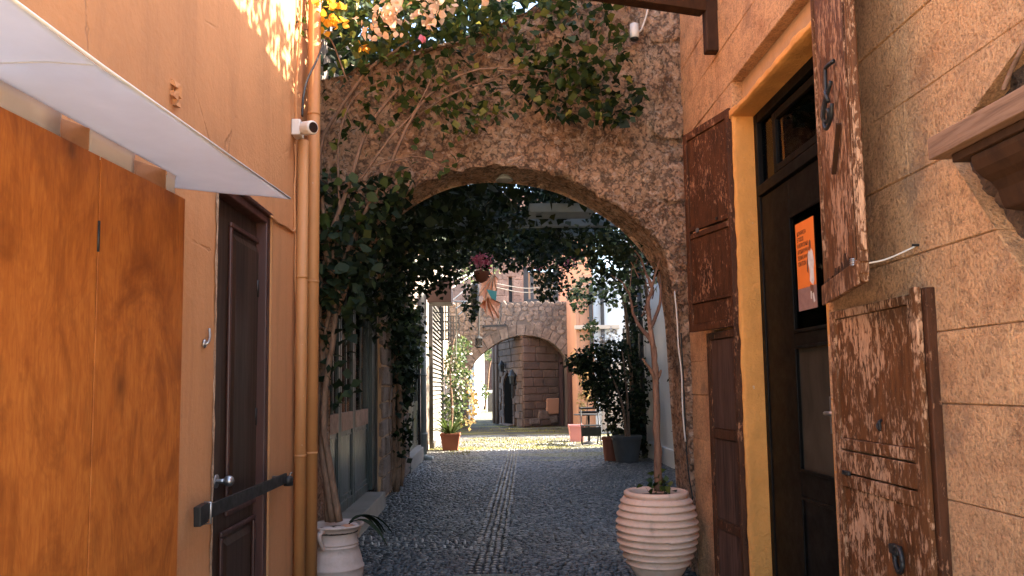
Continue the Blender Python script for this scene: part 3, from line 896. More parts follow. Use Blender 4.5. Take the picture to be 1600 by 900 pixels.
for (ya, yb) in ((1.2, 2.20), (2.335, 2.585), (2.80, 2.86)):
    a, b_ = E1+sd_*((ya-2.9)/sd_.y)-sn*.004, E1+sd_*((yb-2.9)/sd_.y)-sn*.004
    r = [[Vector((a.lerp(b_, i/12).x, a.lerp(b_, i/12).y, ztop-.01+(zc-ztop+.006)*j/3))-sn*(.006*math.sin(j*1.05)) for j in range(4)] for i in range(13)]
    o = MB().grid(r).build('sheet_flap', 'sheet_flap', t, smooth=True); o.modifiers.new('s', 'SOLIDIFY').thickness = .002
MB().tube([r+Vector((0, 0, -.006)) for r in rows[51][:13]], .0022, 5).build('sheet_seam', 'sheet', t, smooth=True)
mb = MB(); mb.tube([tip+Vector((.001, 0, 0)), k1+Vector((.001, 0, 0)), k0+Vector((.001, 0, 0)), k0+(k0-k1)*2.0], .0045, 6)
mb.build('rolled_edge', 'whitewash', t, smooth=True)

# =================================================================== NEAR ARCH
arch = thing('stone_arch', 'rough sandstone arch spanning the alley under the bougainvillea', 'arch', (.1, AY0, 0))
IN = [(1091, 905), (1083, 780), (1070, 600), (1063, 500), (1056, 455), (1046, 412), (1022, 374), (985, 336), (938, 304), (880, 276), (820, 262), (760, 258), (705, 266),
      (655, 287), (610, 318), (570, 362), (536, 415), (512, 475), (496, 560), (493, 700), (491, 905)]
IN3 = [onY(x, y, AY0) for x, y in IN]
IN3 = [Vector((IN3[0].x, AY0, -.1))]+IN3[1:-1]+[Vector((IN3[-1].x, AY0, -.1))]
TOP = [(1085, -60), (1000, -40), (930, -18), (870, -2), (820, 18), (780, 34), (740, 48), (700, 62), (660, 74), (620, 84), (590, 92), (565, 100), (548, 112), (515, 122), (497, 124)]
TOP3 = [onY(x, y, AY0) for x, y in TOP]
NU = 520
intr = spline(IN3, NU)
# outer boundary: up the right side, along the top, down the left side
ob = [Vector((RX+.05, AY0, -.1)), Vector((RX+.05, AY0, TOP3[0].z))]+TOP3[1:-1]+[Vector((LX-.12, AY0, TOP3[-1].z)), Vector((LX-.12, AY0, -.1))]
# parametrise: outer point hit by the outward normal direction; use angle about a low centre for a smooth fan
def outer_pt(p, i):
    c = Vector((.1, AY0, 1.9))
    if p.z < 2.0: d = Vector((1 if p.x > c.x else -1, 0, 0)); o = p
    else: d = (p-c).normalized(); o = p
    best = None
    for a, b in zip(ob[:-1], ob[1:]):
        e = b-a; den = d.x*e.z-d.z*e.x
        if abs(den) < 1e-9: continue
        s_ = ((a.x-o.x)*e.z-(a.z-o.z)*e.x)/den; u = ((a.x-o.x)*d.z-(a.z-o.z)*d.x)/den
        if s_ > 0 and -1e-6 <= u <= 1+1e-6 and (best is None or s_ < best): best = s_
    return o+d*(best or .05)
outs = [outer_pt(p, i) for i, p in enumerate(intr)]
def rough(p, a=1.0):
    v = Vector((p.x, p.y, p.z))
    big = mnoise.fractal(v*1.5, .9, 2, 3)*.045
    mid = mnoise.fractal(v*5.5, .8, 2.1, 4)*.028
    d = mnoise.voronoi(v*13)[0]
    pit = (min(d[0]*1.6, .55)-.3)*.05
    d2 = mnoise.voronoi(v*31)[0]
    pit2 = (min(d2[0]*1.6, .6)-.3)*.030
    return (big+mid-pit-pit2+.012*mnoise.noise(v*48))*a
NV = 110
rows = []
for i in range(NU+1):
    r = []
    for j in range(NV+1):
        s_ = (j/NV)**1.15
        p = intr[i].lerp(outs[i], s_)
        k = min(1, j/3)
        q = p+Vector((0, -rough(p)*1.15*k+.0, 0))
        # irregular recess under a big stone at the upper right
        if j < 6:
            e_ = 1-j/6
            q += Vector(((fr((p.x*8, 1, p.z*8), 4))*.035*e_, .03*e_*e_, (fr((p.x*8, 9, p.z*8), 4))*.035*e_))
        r.append(q)
    rows.append(r)
soff = []
NS = 14
for i in range(NU+1):
    r = []
    for j in range(1, NS+1):
        p = intr[i]+Vector((0, .022+(AY1-AY0-.02)*j/NS, 0))
        c = Vector((.1, p.y, 1.6)); d = (p-c).normalized() if p.z > 1.6 else Vector((1 if p.x > .1 else -1, 0, 0))
        r.append(p+d*(abs(rough(p, .9))*.7+.004))
    soff.append(r[::-1])
rows = [s_+f for s_, f in zip(soff, rows)]
MB().grid(rows).build('arch_face', 'archstone', arch, smooth=True, recalc=False)
# body behind the face, and the top
mb = MB()
for i in range(0, NU, 4):
    a, b = outs[i], outs[min(NU, i+4)]
    if a.z > 3.4 and b.z > 3.4:
        za = Vector((0, 0, rough(a)*1.2)); zb = Vector((0, 0, rough(b)*1.2))
        mb.add([tuple(a+za+Vector((0, -.01, 0))), tuple(b+zb+Vector((0, -.01, 0))), tuple(b+zb*.4+Vector((0, AY1-AY0, 0))), tuple(a+za*.3+Vector((0, AY1-AY0, 0)))], [(0, 1, 2, 3)])
mb.build('arch_coping', 'archstone', arch, smooth=False)
mb = MB()
for i in range(0, NU, 3):
    k = min(NU, i+3)
    mb.add([tuple(p+Vector((0, AY1-AY0, 0))) for p in (intr[i], outs[i], outs[k], intr[k])], [(0, 1, 2, 3)])
mb.build('arch_back', 'archstone', arch)
# larger stones that stand out of the face: upper right and the springers
def lump(px, py, w, h, d, seed):
    c = onY(px, py, AY0)
    mb = MB(); nu, nv = 18, 12
    rows = []
    for j in range(nv+1):
        rows.append([])
        for u in range(nu):
            a = u*2*math.pi/nu; b = math.pi*j/nv
            p = Vector((math.copysign(abs(math.cos(a))**.6, math.cos(a))*math.sin(b)**.6*w/2, -math.copysign(abs(math.cos(b))**.7, math.cos(b))*d, math.copysign(abs(math.sin(a))**.6, math.sin(a))*math.sin(b)**.6*h/2))
            q = c+p
            rows[-1].append(q+p.normalized()*rough(q+Vector((seed, 0, 0)), .8))
        rows[-1].append(rows[-1][0])
    mb.grid(rows)
    mb.build('facing_stone', 'archstone', arch, smooth=True, recalc=True)
for i, a in enumerate([(1044, 190, .30, .34, .035), (1040, 40, .30, .30, .035), (1050, 285, .22, .36, .03)]): lump(*a, i*3.1)
# white cable down the right jamb, sensor on the face, pendant lamp under the crown
cable('jamb_cable', 'pale cable hanging loosely down the right arch jamb',
      [onY(x, y, AY0-.07) for x, y in ((1054, 455), (1058, 500), (1060, 540), (1065, 585), (1066, 625), (1068, 660), (1071, 690))], .006, 'wire')
cable('jamb_cable', 'black cable hanging low down the right arch jamb behind the ribbed pot',
      [onY(x, y, AY0-.06) for x, y in ((1064, 520), (1068, 600), (1072, 690), (1076, 740), (1082, 780), (1078, 800))], .006, 'black_iron')
p = onY(991, 48, AY0-.12)
t = thing('wall_sensor', 'small white cylinder sensor on the arch face at the upper right', 'sensor', p)
MB().tube([p+Vector((0, 0, -.062)), p+Vector((0, 0, -.055)), p+Vector((0, 0, .05)), p+Vector((0, 0, .058))], [.03, .038, .034, .02], 16).build('sensor_body', 'white_plastic', t, smooth=True)
MB().tube([p+Vector((0, 0, -.075)), p+Vector((0, 0, -.063))], [.03, .034], 16).build('sensor_base', 'black_iron', t)
MB().tube(spline([p+Vector((.02, .03, 0)), p+Vector((.06, .03, .02)), p+Vector((.10, .02, .12)), p+Vector((.12, .02, .2)), p+Vector((.15, .06, .22))], 14), .008, 6).build('sensor_lead', 'wire', t, smooth=True)
p = onY(788, 276, 6.0)
t = thing('pendant_lamp', 'small bell-shaped pendant lamp under the arch crown', 'lamp', p)
MB().lathe([(.012, .06), (.02, .03), (.05, -.005), (.075, -.03), (.07, -.035), (.03, -.01), (.004, .0)], p, 18).build('lamp_shade', 'pipegrey', t, smooth=True)
MB().tube([p+Vector((0, 0, .06)), p+Vector((0, 0, .2))], .005, 6).build('lamp_cord', 'black_iron', t)

# =================================================================== RIGHT NEAR HOUSE (sandstone)
stone = thing('stone_house', 'weathered sandstone house on the near right with a yellow door surround and old shutters', 'house', (RX, 4, 0))
HR = 5.55
RY0, RY1 = 3.33, onX(1163, 600, RX).y          # doorway along the alley
RZ = onX(1166, 158, RX).z
joints = sorted(onX(1600, y, RX).z for y in (30, 183, 345, 502, 635, 810))
while joints[0] > .1: joints.insert(0, joints[0]-.30)
while joints[-1] < 4.6: joints.append(joints[-1]+random.choice((.27, .29, .31)))
BX = RX+.07
MB().box(BX, RX+.5, .3, RY0, -.1, RZ).box(BX, RX+.5, RY1, AY1+.05, -.1, RZ).box(BX, RX+.5, .3, AY1+.05, RZ, HR).build('wall', 'mortar', stone)
rough_wall('upper_wall', [(.3, AY0, joints[-1]+.004, HR), (.3, .62, -.1, joints[-1]+.004)], RX, 'ashlar', stone, .012, .2, -1, .06)
# broken places in the facing: two wedges beside the ledge where the rubble core shows
HA = onX(1478, 235, RX)                                  # apex of the broken area
hu, hl = onX(1600, 62, RX), onX(1608, 440, RX)
def clip(poly, f):
    out = []
    for i in range(len(poly)):
        a, b = poly[i], poly[(i+1) % len(poly)]
        fa, fb = f(a), f(b)
        if fa >= 0: out.append(a)
        if (fa >= 0) != (fb >= 0):
            k = fa/(fa-fb); out.append((a[0]+(b[0]-a[0])*k, a[1]+(b[1]-a[1])*k))
    return out
def side(a, b): return lambda p: (b.y-a.y)*(p[1]-a.z)-(b.z-a.z)*(p[0]-a.y)
up_f = side(HA, hu); lo_f = side(HA, hl)
def above(p): return -up_f(p)          # y decreases towards the camera
def below(p): return lo_f(p)
def block(poly, parent, proud):
    cy = sum(p[0] for p in poly)/len(poly); cz = sum(p[1] for p in poly)/len(poly)
    def inset(p, k):
        return (p[0]+math.copysign(k*.45, cy-p[0]), p[1]+math.copysign(k, cz-p[1]))
    g_ = .0008
    n = len(poly)
    a = [inset(p, g_) for p in poly]; b = [inset(p, g_+.0025+random.uniform(0, .002)) for p in poly]
    X = RX-proud
    vs = [(BX+.005, *p) for p in a]+[(X+.006, *p) for p in a]+[(X+random.uniform(-.001, .001), *p) for p in b]
    fs = [tuple(range(2*n, 3*n))]
    for r in (0, n): fs += [(r+i, r+(i+1) % n, r+n+(i+1) % n, r+n+i) for i in range(n)]
    return MB().add(vs, fs)
nb = 0
for ci in range(len(joints)-1):
    z0, z1 = joints[ci], joints[ci+1]
    y = .62-random.uniform(0, .4)
    while y < AY0:
        L = random.uniform(.5, .95)
        a, b_ = max(y, .62), min(y+L, AY0)
        y += L
        spans = [(a, b_)]
        if z0 < RZ+.02:
            spans = []
            if a < RY0: spans.append((a, min(b_, RY0)))
            if b_ > RY1+.02: spans.append((max(a, RY1+.02), b_))
        for (s0, s1) in spans:
            if s1-s0 < .03: continue
            zz0 = z0
            if z0 < RZ+.02 < z1 and False: pass
            polys = [[(s0, z0), (s1, z0), (s1, z1), (s0, z1)]]
            if s0 < HA.y:
                left = clip(polys[0], lambda p: p[0]-HA.y); right = clip(polys[0], lambda p: HA.y-p[0])
                ru = clip(right, above) if right else []
                rl = clip(right, below) if right else []
                polys = [q for q in (left, ru, rl) if len(q) > 2]
                if len(ru) == 4 and abs(sum(1 for p in ru if p in right)-4) < 1: polys = [[(s0, z0), (s1, z0), (s1, z1), (s0, z1)]]
                elif len(rl) == 4 and sum(1 for p in rl if p in right) == 4: polys = [[(s0, z0), (s1, z0), (s1, z1), (s0, z1)]]
            for q in polys:
                block(q, stone, random.uniform(-.002, .003)).build('ashlar_block', 'ashlar', stone); nb += 1
# rubble core in the broken places
rows = []
for i in range(80):
    yy = HA.y+.04-(HA.y-.9)*i/79
    rows.append([])
    for j in range(70):
        zz = HA.z-.75+1.5*j/69
        p = Vector((yy*9, zz*9, 3))
        v = mnoise.voronoi(p)[0]
        rows[-1].append((RX+.062-.085*max(0, .55-v[0])-.022*fr((yy*24, zz*24, 1), 4), yy, zz))
MB().grid(rows).build('rubble_core', 'rubble', stone, smooth=True, recalc=False)

# yellow plaster surround: far jamb, head and the band on the wall
DXR = RX+.118
rows = []
for i in range(120):
    z = (RZ+.01)*i/119
    w = .012+.008*fr((2, 7, z*3), 4)
    e = .006*fr((4, 7, z*8), 4)
    r = [(RX-.002, RY1+w, z)] + [(RX-.014+e, RY1+w-.006-(w)*k/3, z) for k in range(4)]
    r += [(RX+.012+(DXR+.02-RX-.012)*k/5, RY1-.010+.007*fr((k*.3, 5, z*6), 4), z) for k in range(6)]
    rows.append(r)
MB().grid(rows).build('yellow_jamb', 'yellow', stone, smooth=True)
rows = []
for i in range(90):
    y = RY1+.04-(RY1-RY0+.06)*i/89
    w = .035+.03*fr((2, y*3, 3), 4)
    e = .006*fr((4, y*8, 7), 4)
    r = [(RX-.002, y, RZ+w)] + [(RX-.016+e, y, RZ+w-.006-w*k/3) for k in range(4)]
    r += [(RX+.012+(DXR+.02-RX-.012)*k/5, y, RZ-.012+.007*fr((k*.3, y*6, 5), 4)) for k in range(6)]
    rows.append(r)
MB().grid(rows).build('yellow_head', 'yellow', stone, smooth=True)
MB().box(RX+.001, DXR+.02, RY0-.02, RY0+.004, -.05, RZ).build('near_jamb', 'yellow', stone)

# door: frame, transom light, leaf
df = thing('front_door', 'black part glazed door with a transom light in the yellow surround', 'door', (DXR, (RY0+RY1)/2, 0))
FY1, FY0 = RY1-.012, RY0+.005
TZ0, TZ1 = onX(1198, 300, DXR).z, onX(1198, 283, DXR).z
f0 = DXR; f1 = DXR+.06
mb = MB()
mb.box(f0, f1, FY1-.055, FY1, 0, RZ-.014); mb.box(f0, f1, FY0, FY0+.05, 0, RZ-.014)
mb.box(f0, f1, FY0+.05, FY1-.055, RZ-.075, RZ-.014); mb.box(f0-.012, f1, FY0+.05, FY1-.055, TZ0, TZ1)
mb.build('door_frame', 'blackpaint', df, .004)
g0 = onX(1226, 240, DXR+.03)
mb = MB()
mb.box(f0+.012, f1-.006, FY1-.31, FY1-.265, TZ1+.02, RZ-.10); mb.box(f0+.012, f1-.006, FY0+.08, FY0+.12, TZ1+.02, RZ-.10)
mb.box(f0+.012, f1-.006, FY0+.12, FY1-.31, RZ-.145, RZ-.10); mb.box(f0+.012, f1-.006, FY0+.12, FY1-.31, TZ1+.02, TZ1+.06)
mb.build('transom_sash', 'blackpaint', df, .003)
MB().box(f0+.030, f0+.034, FY0+.05, FY1-.055, TZ1, RZ-.075).build('transom_glass', 'glass', df)
leafX0, leafX1 = f0+.008, f0+.05
lY1, lY0 = FY1-.06, FY0+.055
LZ = TZ0-.008
gy1 = onX(1237, 420, leafX0).y; gy0 = lY0+.10
up0, up1 = onX(1247, 520, leafX0).z, onX(1237, 335, leafX0).z
lo0, lo1 = onX(1256, 738, leafX0).z, onX(1246, 540, leafX0).z
mb = MB()
mb.box(leafX0, leafX1, gy1, lY1, .02, LZ); mb.box(leafX0, leafX1, lY0, gy0, .02, LZ)
for a, b_ in ((up1, LZ), (lo1, up0), (.02, lo0)): mb.box(leafX0, leafX1, gy0, gy1, a, b_)
mb.build('door_leaf', 'blackpaint', df, .003)
for a, b_ in ((up0, up1), (lo0, lo1)):
    MB().box(leafX0+.018, leafX0+.022, gy0, gy1, a, b_).build('door_glass', 'reflection_pane' if a == lo0 else 'glass', df)
    moulding(gy0, gy1, a, b_, leafX0, -1, .018, .008).build('glazing_bead', 'blackpaint', df, .003)
pz1, pz0 = onX(1264, 778, leafX0).z, .22
moulding(gy0, gy1, pz0, pz1, leafX0, -1, .02, .010).build('panel_moulding', 'blackpaint', df, .004)
h = onX(1292, 646, leafX0-.04)
mb = MB(); mb.tube([h+Vector((.04, .02, 0)), h+Vector((0, .02, 0)), h+Vector((-.004, .012, 0)), h+Vector((-.006, -.09, 0))], .010, 8)
mb.build('door_handle', 'steel', df, smooth=True)
MB().box(leafX0-.005, leafX0, h.y-.0, h.y+.045, h.z-.10, h.z+.08).build('handle_plate', 'steel', df, .002)
# dark room behind the glass
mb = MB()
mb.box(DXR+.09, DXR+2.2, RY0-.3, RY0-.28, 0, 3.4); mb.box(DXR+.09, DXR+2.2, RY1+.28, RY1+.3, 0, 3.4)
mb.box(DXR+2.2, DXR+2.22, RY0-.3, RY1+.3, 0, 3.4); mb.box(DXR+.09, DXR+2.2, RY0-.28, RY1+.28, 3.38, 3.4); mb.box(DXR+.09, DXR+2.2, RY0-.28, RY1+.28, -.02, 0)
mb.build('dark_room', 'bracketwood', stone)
# poster behind the upper glass
PXp = leafX0+.014
c = [onX(x, y, PXp) for x, y in ((1242, 352), (1271, 334), (1278, 479), (1248, 487))]
py0, py1 = min(p.y for p in c), max(p.y for p in c)
pzt = onX(1242, 352, PXp).z; pzb = onX(1248, 487, PXp).z
py1 = c[0].y-.002; py0 = max(gy0+.006, onX(1274, 410, PXp).y)
t = thing('poster', 'orange poster with black lettering and a walking figure in white, on the door glass', 'poster', (PXp, (py0+py1)/2, (pzb+pzt)/2))
hh = pzt-pzb
MB().box(PXp, PXp+.001, py0, py1, pzb+hh*.25, pzt).build('poster_sheet', 'poster', t)
MB().box(PXp, PXp+.001, py0, py1, pzb, pzb+hh*.25-.0005).build('poster_lower_print', 'poster_low', t)
ww = py1-py0
RT = Matrix(((0, 0, -1), (-1, 0, 0), (0, 1, 0))).to_4x4()
for i, line in enumerate(('ΚΟΥΡΡΕΣΑ', 'Ε ΤΟΣΟΣ', 'Η ΔΙΟΝΥΣΙΑΚΗ', 'ΑΠΟΚΑΛΥΨΗ ΑΛΛ', 'ΤΕΧΝΗΣ ΑΛΛΑ', 'ΤΟΝ ΙΤΕΩΝ')):
    cu = bpy.data.curves.new('lettering', 'FONT'); cu.body = line; cu.size = hh*.064; cu.extrude = .0002; cu.space_character = .86
    cu.materials.append(MT['ink'])
    tmp = bpy.data.objects.new('tmp_text', cu); COL.objects.link(tmp)
    bpy.context.view_layer.update()
    me = bpy.data.meshes.new_from_object(tmp.evaluated_get(bpy.context.evaluated_depsgraph_get()))
    bpy.data.objects.remove(tmp); me.name = 'lettering'
    o = link('lettering', me, t, (PXp-.0009, py1-ww*.08, pzt-hh*(.145+.07*i)))
    o.rotation_euler = RT.to_euler()
    o.scale = (ww*(.50, .36, .60, .74, .56, .43)[i]/max(v.co.x for v in me.vertices), 1, 1)
def flat(name, pts, m, k):
    MB().prism([(PXp-.0008-k*.0004, py1-u*ww, pzb+v*hh) for u, v in pts], (.0003, 0, 0)).build(name, m, t)
flat('figure_head', [(.73, .66), (.78, .655), (.81, .69), (.81, .735), (.77, .76), (.73, .75), (.71, .70)], 'print_skin', 1)
flat('figure_robe', [(.64, .60), (.70, .65), (.76, .62), (.82, .66), (.90, .62), (.95, .50), (.91, .43), (.92, .30), (.86, .25), (.76, .28), (.69, .31), (.70, .42), (.64, .50)], 'print_white', 2)
flat('figure_arm', [(.57, .52), (.62, .58), (.64, .47), (.62, .40), (.57, .42)], 'print_skin', 3)
flat('figure_legs', [(.70, .27), (.86, .245), (.86, .15), (.80, .14), (.72, .17)], 'print_skin', 4)
flat('figure_boot', [(.71, .19), (.77, .19), (.77, .10), (.70, .11)], 'print_white', 5)
flat('figure_boot', [(.80, .16), (.87, .17), (.93, .07), (.86, .06)], 'print_white', 5)

# ---- shutters: each on its own vertical plane
def shutter(name, hinge, free, z0, z1, m, rails, stile=.07, th=.028, label=None, side=1, panel_m=None, warp=0):
    """hinge/free: ground points; side: which way the frame is proud (towards the alley)"""
    A = Vector((hinge[0], hinge[1], 0)); B = Vector((free[0], free[1], 0))
    d = (B-A).normalized(); nrm = Vector((0, 0, 1)).cross(d)
    if nrm.x > 0: nrm = -nrm
    L = (B-A).length
    P = lambda u, v, w: tuple(A+d*u+nrm*w+Vector((0, 0, v+warp*u)))
    sh = link(name, None, None, (A.x, A.y, z0)); tag(sh, label, 'shutter', 'old wooden door shutters')
    def bx(nm, u0, u1, v0, v1, w0, w1, mat, bev=.004):
        mb = MB(P); mb.box(u0, u1, v0, v1, w0, w1)
        return mb.build(nm, mat, sh, bev)
    bx('stile', 0, stile, z0, z1, -th, .004, m); bx('stile', L-stile, L, z0, z1, -th, .004, m)
    for (a, b_) in rails: bx('rail', stile+.001, L-stile-.001, a, b_, -th, .003, m)
    rs = sorted(rails)
    for (p, q) in zip(rs[:-1], rs[1:]):
        if q[0]-p[1] > .05:
            k = 1
            bx('panel', stile+.002, L-stile-.002, p[1]+.002, q[0]-.002, -th+.004, -.008, panel_m or m, .003)
    return sh, P, L
# far upper leaf
pl = lambda px, py, X, y=None: onX(px, py, X)
HY = RY1+.055
fh = (RX-.012, HY); ff = (1.385, HY+.53)
q = Vector((fh[0], fh[1], 0)); qd = (Vector((ff[0], ff[1], 0))-q).normalized(); qn = Vector((-qd.y, qd.x, 0))
zt = onP(1145, 164, q, qn).z; zb = onP(1152, 509, q, qn).z
zm = onP(1112, 352, q, qn).z
sh, P, L = shutter('shutter', fh, ff, zb, zt, 'peel_dark', [(zb, zb+.05), (zb+.19, zb+.205), (zm-.045, zm-.008), (zm+.008, zm+.04), (zt-.055, zt)], .045,
                   label='upper far shutter of the yellow doorway, dark brown with flaking panels')
mb = MB(P)
mb.tube([(L*.72, zm, .004), (L*.72, zm, .012)], .016, 12); mb.build('round_stud', 'steel', sh)
MB(P).tube([(L*.30, zm+.03, .004), (L*.30, zm+.03, .012)], .010, 10).build('round_stud', 'black_iron', sh)
for v in (zb+.2, zt-.25): MB(P).box(-.042, .03, v, v+.05, -.012, .009).build('strap_hinge', 'peel_dark', sh, .003)
# far lower leaf
fh2 = (RX-.015, HY+.01); ff2 = (RX-.055, HY+.50)
q = Vector((fh2[0], fh2[1], 0)); qd = (Vector((ff2[0], ff2[1], 0))-q).normalized(); qn = Vector((-qd.y, qd.x, 0))
zt2 = zb-.012; z_a = onP(1135, 680, q, qn).z; z_b = onP(1140, 825, q, qn).z
sh, P, L = shutter('shutter', fh2, ff2, .06, zt2, 'peel_dark', [(.06, .13), (z_b-.03, z_b+.03), (z_a-.03, z_a+.035), (zt2-.05, zt2)], .055, panel_m='oldpanel',
                   label='lower far shutter of the yellow doorway, narrow and nearly black with a grey top panel')
for v in (.5, zt2-.2, .95): MB(P).box(-.03, .03, v, v+.05, -.010, .010).build('strap_hinge', 'peel_dark', sh, .003)
mb = MB(); mb.box(RX-.040, RX-.001, RY1+.024, HY-.004, .02, RZ-.03); mb.build('shutter_post', 'peel_dark', stone, .004)
# near upper leaf, swung towards the camera
nh = (RX-.03, 3.27); nf = (1.335, 2.585)
q = Vector((nh[0], nh[1], 0)); qd = (Vector((nf[0], nf[1], 0))-q).normalized(); qn = Vector((-qd.y, qd.x, 0))
zb3 = onP(1299, 468, q, qn).z; zt3 = zb3+1.75
sh, P, L = shutter('shutter', nh, nf, zb3, zt3, 'peel', [(zb3, zb3+.075), (zt3-.07, zt3)], .02, label='upper near shutter swung out with an iron ring hook, flaking brown paint')
# edge slats on the free end
for k in range(3): MB(P).box(L+.002+k*.011, L+.010+k*.011, zb3+.03+.04*k, zt3, -.026+.004*k, .010-.005*k).build('edge_board', 'peel', sh, .002)
MB(P).box(L-.05, L-.018, zb3+.05, zt3, .006, .014).build('edge_cover', 'peel', sh, .003)
hk = onP(1304, 143, q, qn); u0 = (hk-q).dot(qd); v0 = hk.z
mb = MB(P)
mb.tube(spline([(u0+.03, v0+.115, .004), (u0-.04, v0+.12, .02), (u0-.05, v0+.10, .022), (u0-.05, v0-.02, .025)], 14), .008, 8)
mb.build('hook_rod', 'black_iron', sh, smooth=True)
mb = MB(P); mb.tube([(u0-.03+.055*math.cos(a*.45), v0-.05+.06*math.sin(a*.45), .03+.006*math.sin(a)) for a in range(14)], .009, 8)
mb.build('hook_ring', 'black_iron', sh, smooth=True)
mb = MB(P); mb.tube(spline([(u0+.06, v0+.02, .024), (u0-.02, v0-.05, .036), (u0-.06, v0-.10, .036), (u0-.02, v0-.145, .034), (u0+.06, v0-.13, .03), (u0+.09, v0-.08, .03)], 22), .008, 8)
mb.build('hook_arm', 'black_iron', sh, smooth=True)
MB(P).bar((u0-.07, v0-.32, .0055), (u0+.075, v0-.16, .0055), .012, .018, (0, 0, 1)).build('old_scar', 'bracketwood', sh)
# broken lower lip
mb = MB(P)
for k in range(9):
    a = .03+k*(L-.06)/9
    mb.prism([(a, zb3+.083, .002), (a+random.uniform(.03, .06), zb3+.083, .002), (a+random.uniform(.02, .05), zb3+.083+random.uniform(.01, .05)*(k/6+.3), .002)], (0, 0, .006))
mb.build('splinter', 'bracketwood', sh)
MB(P).box(.0, L+.01, zb3-.012, zb3+.078, .0055, .016).build('bottom_batten', 'peel', sh, .004)
# near lower leaf, lying almost flat on the wall
lh = (RX-.03, 3.24); lf = (RX-.045, 2.555)
q = Vector((lh[0], lh[1], 0)); qd = (Vector((lf[0], lf[1], 0))-q).normalized(); qn = Vector((-qd.y, qd.x, 0))
zt4 = onP(1302, 487, q, qn).z; zt4b = onP(1434, 455, q, qn).z
r1 = onP(1312, 700, q, qn).z; r2z = onP(1312, 745, q, qn).z
sh, P, L = shutter('shutter', lh, lf, .05, zt4, 'peel', [(.05, .14), (r2z-.035, r2z+.02), (r2z+.028, r1-.008), (r1, r1+.045), (zt4-.035, zt4)], .045,
                   label='lower near shutter with an iron latch ring, heavily flaked brown paint')
MB(P).box(L+.002, L+.05, .03, zt4+.015, -.05, -.012).build('edge_board', 'peel_dark', sh, .004)
MB(P).box(L-.012, L+.03, .03, zt4+.02, -.010, .012).build('edge_board', 'peel', sh, .004)
hk = onP(1385, 665, q, qn); u0 = (hk-q).dot(qd); v0 = hk.z
MB(P).tube(spline([(u0-.03, v0+.02, .004), (u0-.01, v0, .03), (u0+.01, v0-.015, .03), (u0+.015, v0+.02, .035)], 12), .006, 6).build('small_hook', 'black_iron', sh, smooth=True)
hk = onP(1412, 870, q, qn); u0 = (hk-q).dot(qd); v0 = hk.z
mb = MB(P); mb.tube([(u0+.05*math.cos(a*.5), v0-.01+.045*math.sin(a*.5), .02+.012*math.cos(a*.5)) for a in range(14)], .009, 8)
mb.build('latch_ring', 'black_iron', sh, smooth=True)
MB(P).box(u0-.07, u0-.01, v0+.0, v0+.035, -.004, .02).build('latch_plate', 'black_iron', sh, .004)
hk = onP(1325, 740, q, qn); u0 = (hk-q).dot(qd); v0 = hk.z
MB(P).box(u0-.03, u0+.03, v0-.006, v0+.012, .0, .014).build('bolt', 'black_iron', sh, .003)

# white wire that ties the shutter to a nail in the wall
a = Vector((nf[0]-.004, nf[1]+.02, onX(1357, 402, nf[0]).z)); b_ = onX(1431, 383, RX-.01)
t = thing('tie_wire', 'white twisted wire tying the swung shutter to a nail in the stone wall', 'wire', (a+b_)/2)
MB().tube(spline([a+Vector((.01, .03, .0)), a, a+Vector((.02, -.02, -.012)), a.lerp(b_, .5)+Vector((0, 0, -.022)), b_+Vector((-.002, .02, -.006)), b_], 24), .0035, 6).build('wire_strand', 'wire', t, smooth=True)
mb = MB()
for k in range(4): mb.tube([a+Vector((.012*math.cos(i*.7), .03+.012*math.sin(i*.7)-.01, -.012+k*.007)) for i in range(10)], .0028, 5)
mb.build('wire_coil', 'steel', t, smooth=True)
MB().tube([b_+Vector((-.012, 0, 0)), b_+Vector((.02, 0, 0))], .005, 6).build('nail', 'black_iron', t)

# window ledge with a carved bracket at the right edge
LP = 1.385
le = onX(1451, 250, LP); lt = onX(1450, 217, LP)
t = thing('window_ledge', 'weathered wooden ledge on a carved bracket at the right edge', 'ledge', (RX, le.y, le.z))
th_ = lt.z-le.z
mb = MB(); 
rows_n = 24
pts_t, pts_b = [], []
vs = []; fs = []
for i in range(rows_n+1):
    y = le.y-(le.y-.9)*i/rows_n
    e1 = .004*fr((y*14, 1, 2), 3); e2 = .004*fr((y*14, 5, 2), 3)
    vs += [(LP+e1, y, le.z+e2*.6), (RX+.06, y, le.z+.004), (RX+.06, y, lt.z), (LP+e2, y, lt.z+e1*.7)]
for i in range(rows_n):
    for k in range(4): fs.append((i*4+k, i*4+(k+1) % 4, (i+1)*4+(k+1) % 4, (i+1)*4+k))
fs += [(0, 1, 2, 3), tuple(rows_n*4+k for k in (3, 2, 1, 0))]
mb.add(vs, fs); mb.build('ledge_board', 'greywood', t, .003)
mb = MB(); mb.box(LP+.035, RX+.05, .9, le.y-.06, le.z-.028, le.z-.002); mb.build('under_board', 'bracketwood', t, .003)
by = le.y-.13
prof = [(LP+.045, le.z-.029), (LP+.045, le.z-.05), (LP+.055, le.z-.075), (LP+.075, le.z-.095), (LP+.10, le.z-.11), (LP+.118, le.z-.135), (LP+.126, le.z-.165), (LP+.135, le.z-.19), (RX+.05, le.z-.20), (RX+.05, le.z-.029)]
MB().prism([(x, by, z) for x, z in prof], (0, -.30, 0)).build('carved_bracket', 'bracketwood', t, .006)
# cord hanging over the ledge
cable('frayed_rope', 'frayed rope end hanging on the broken wall above the wooden ledge', [onX(x, y, RX-.02) for x, y in ((1604, 60), (1590, 90), (1578, 115), (1568, 140))], .007, 'greywood', 'rope')

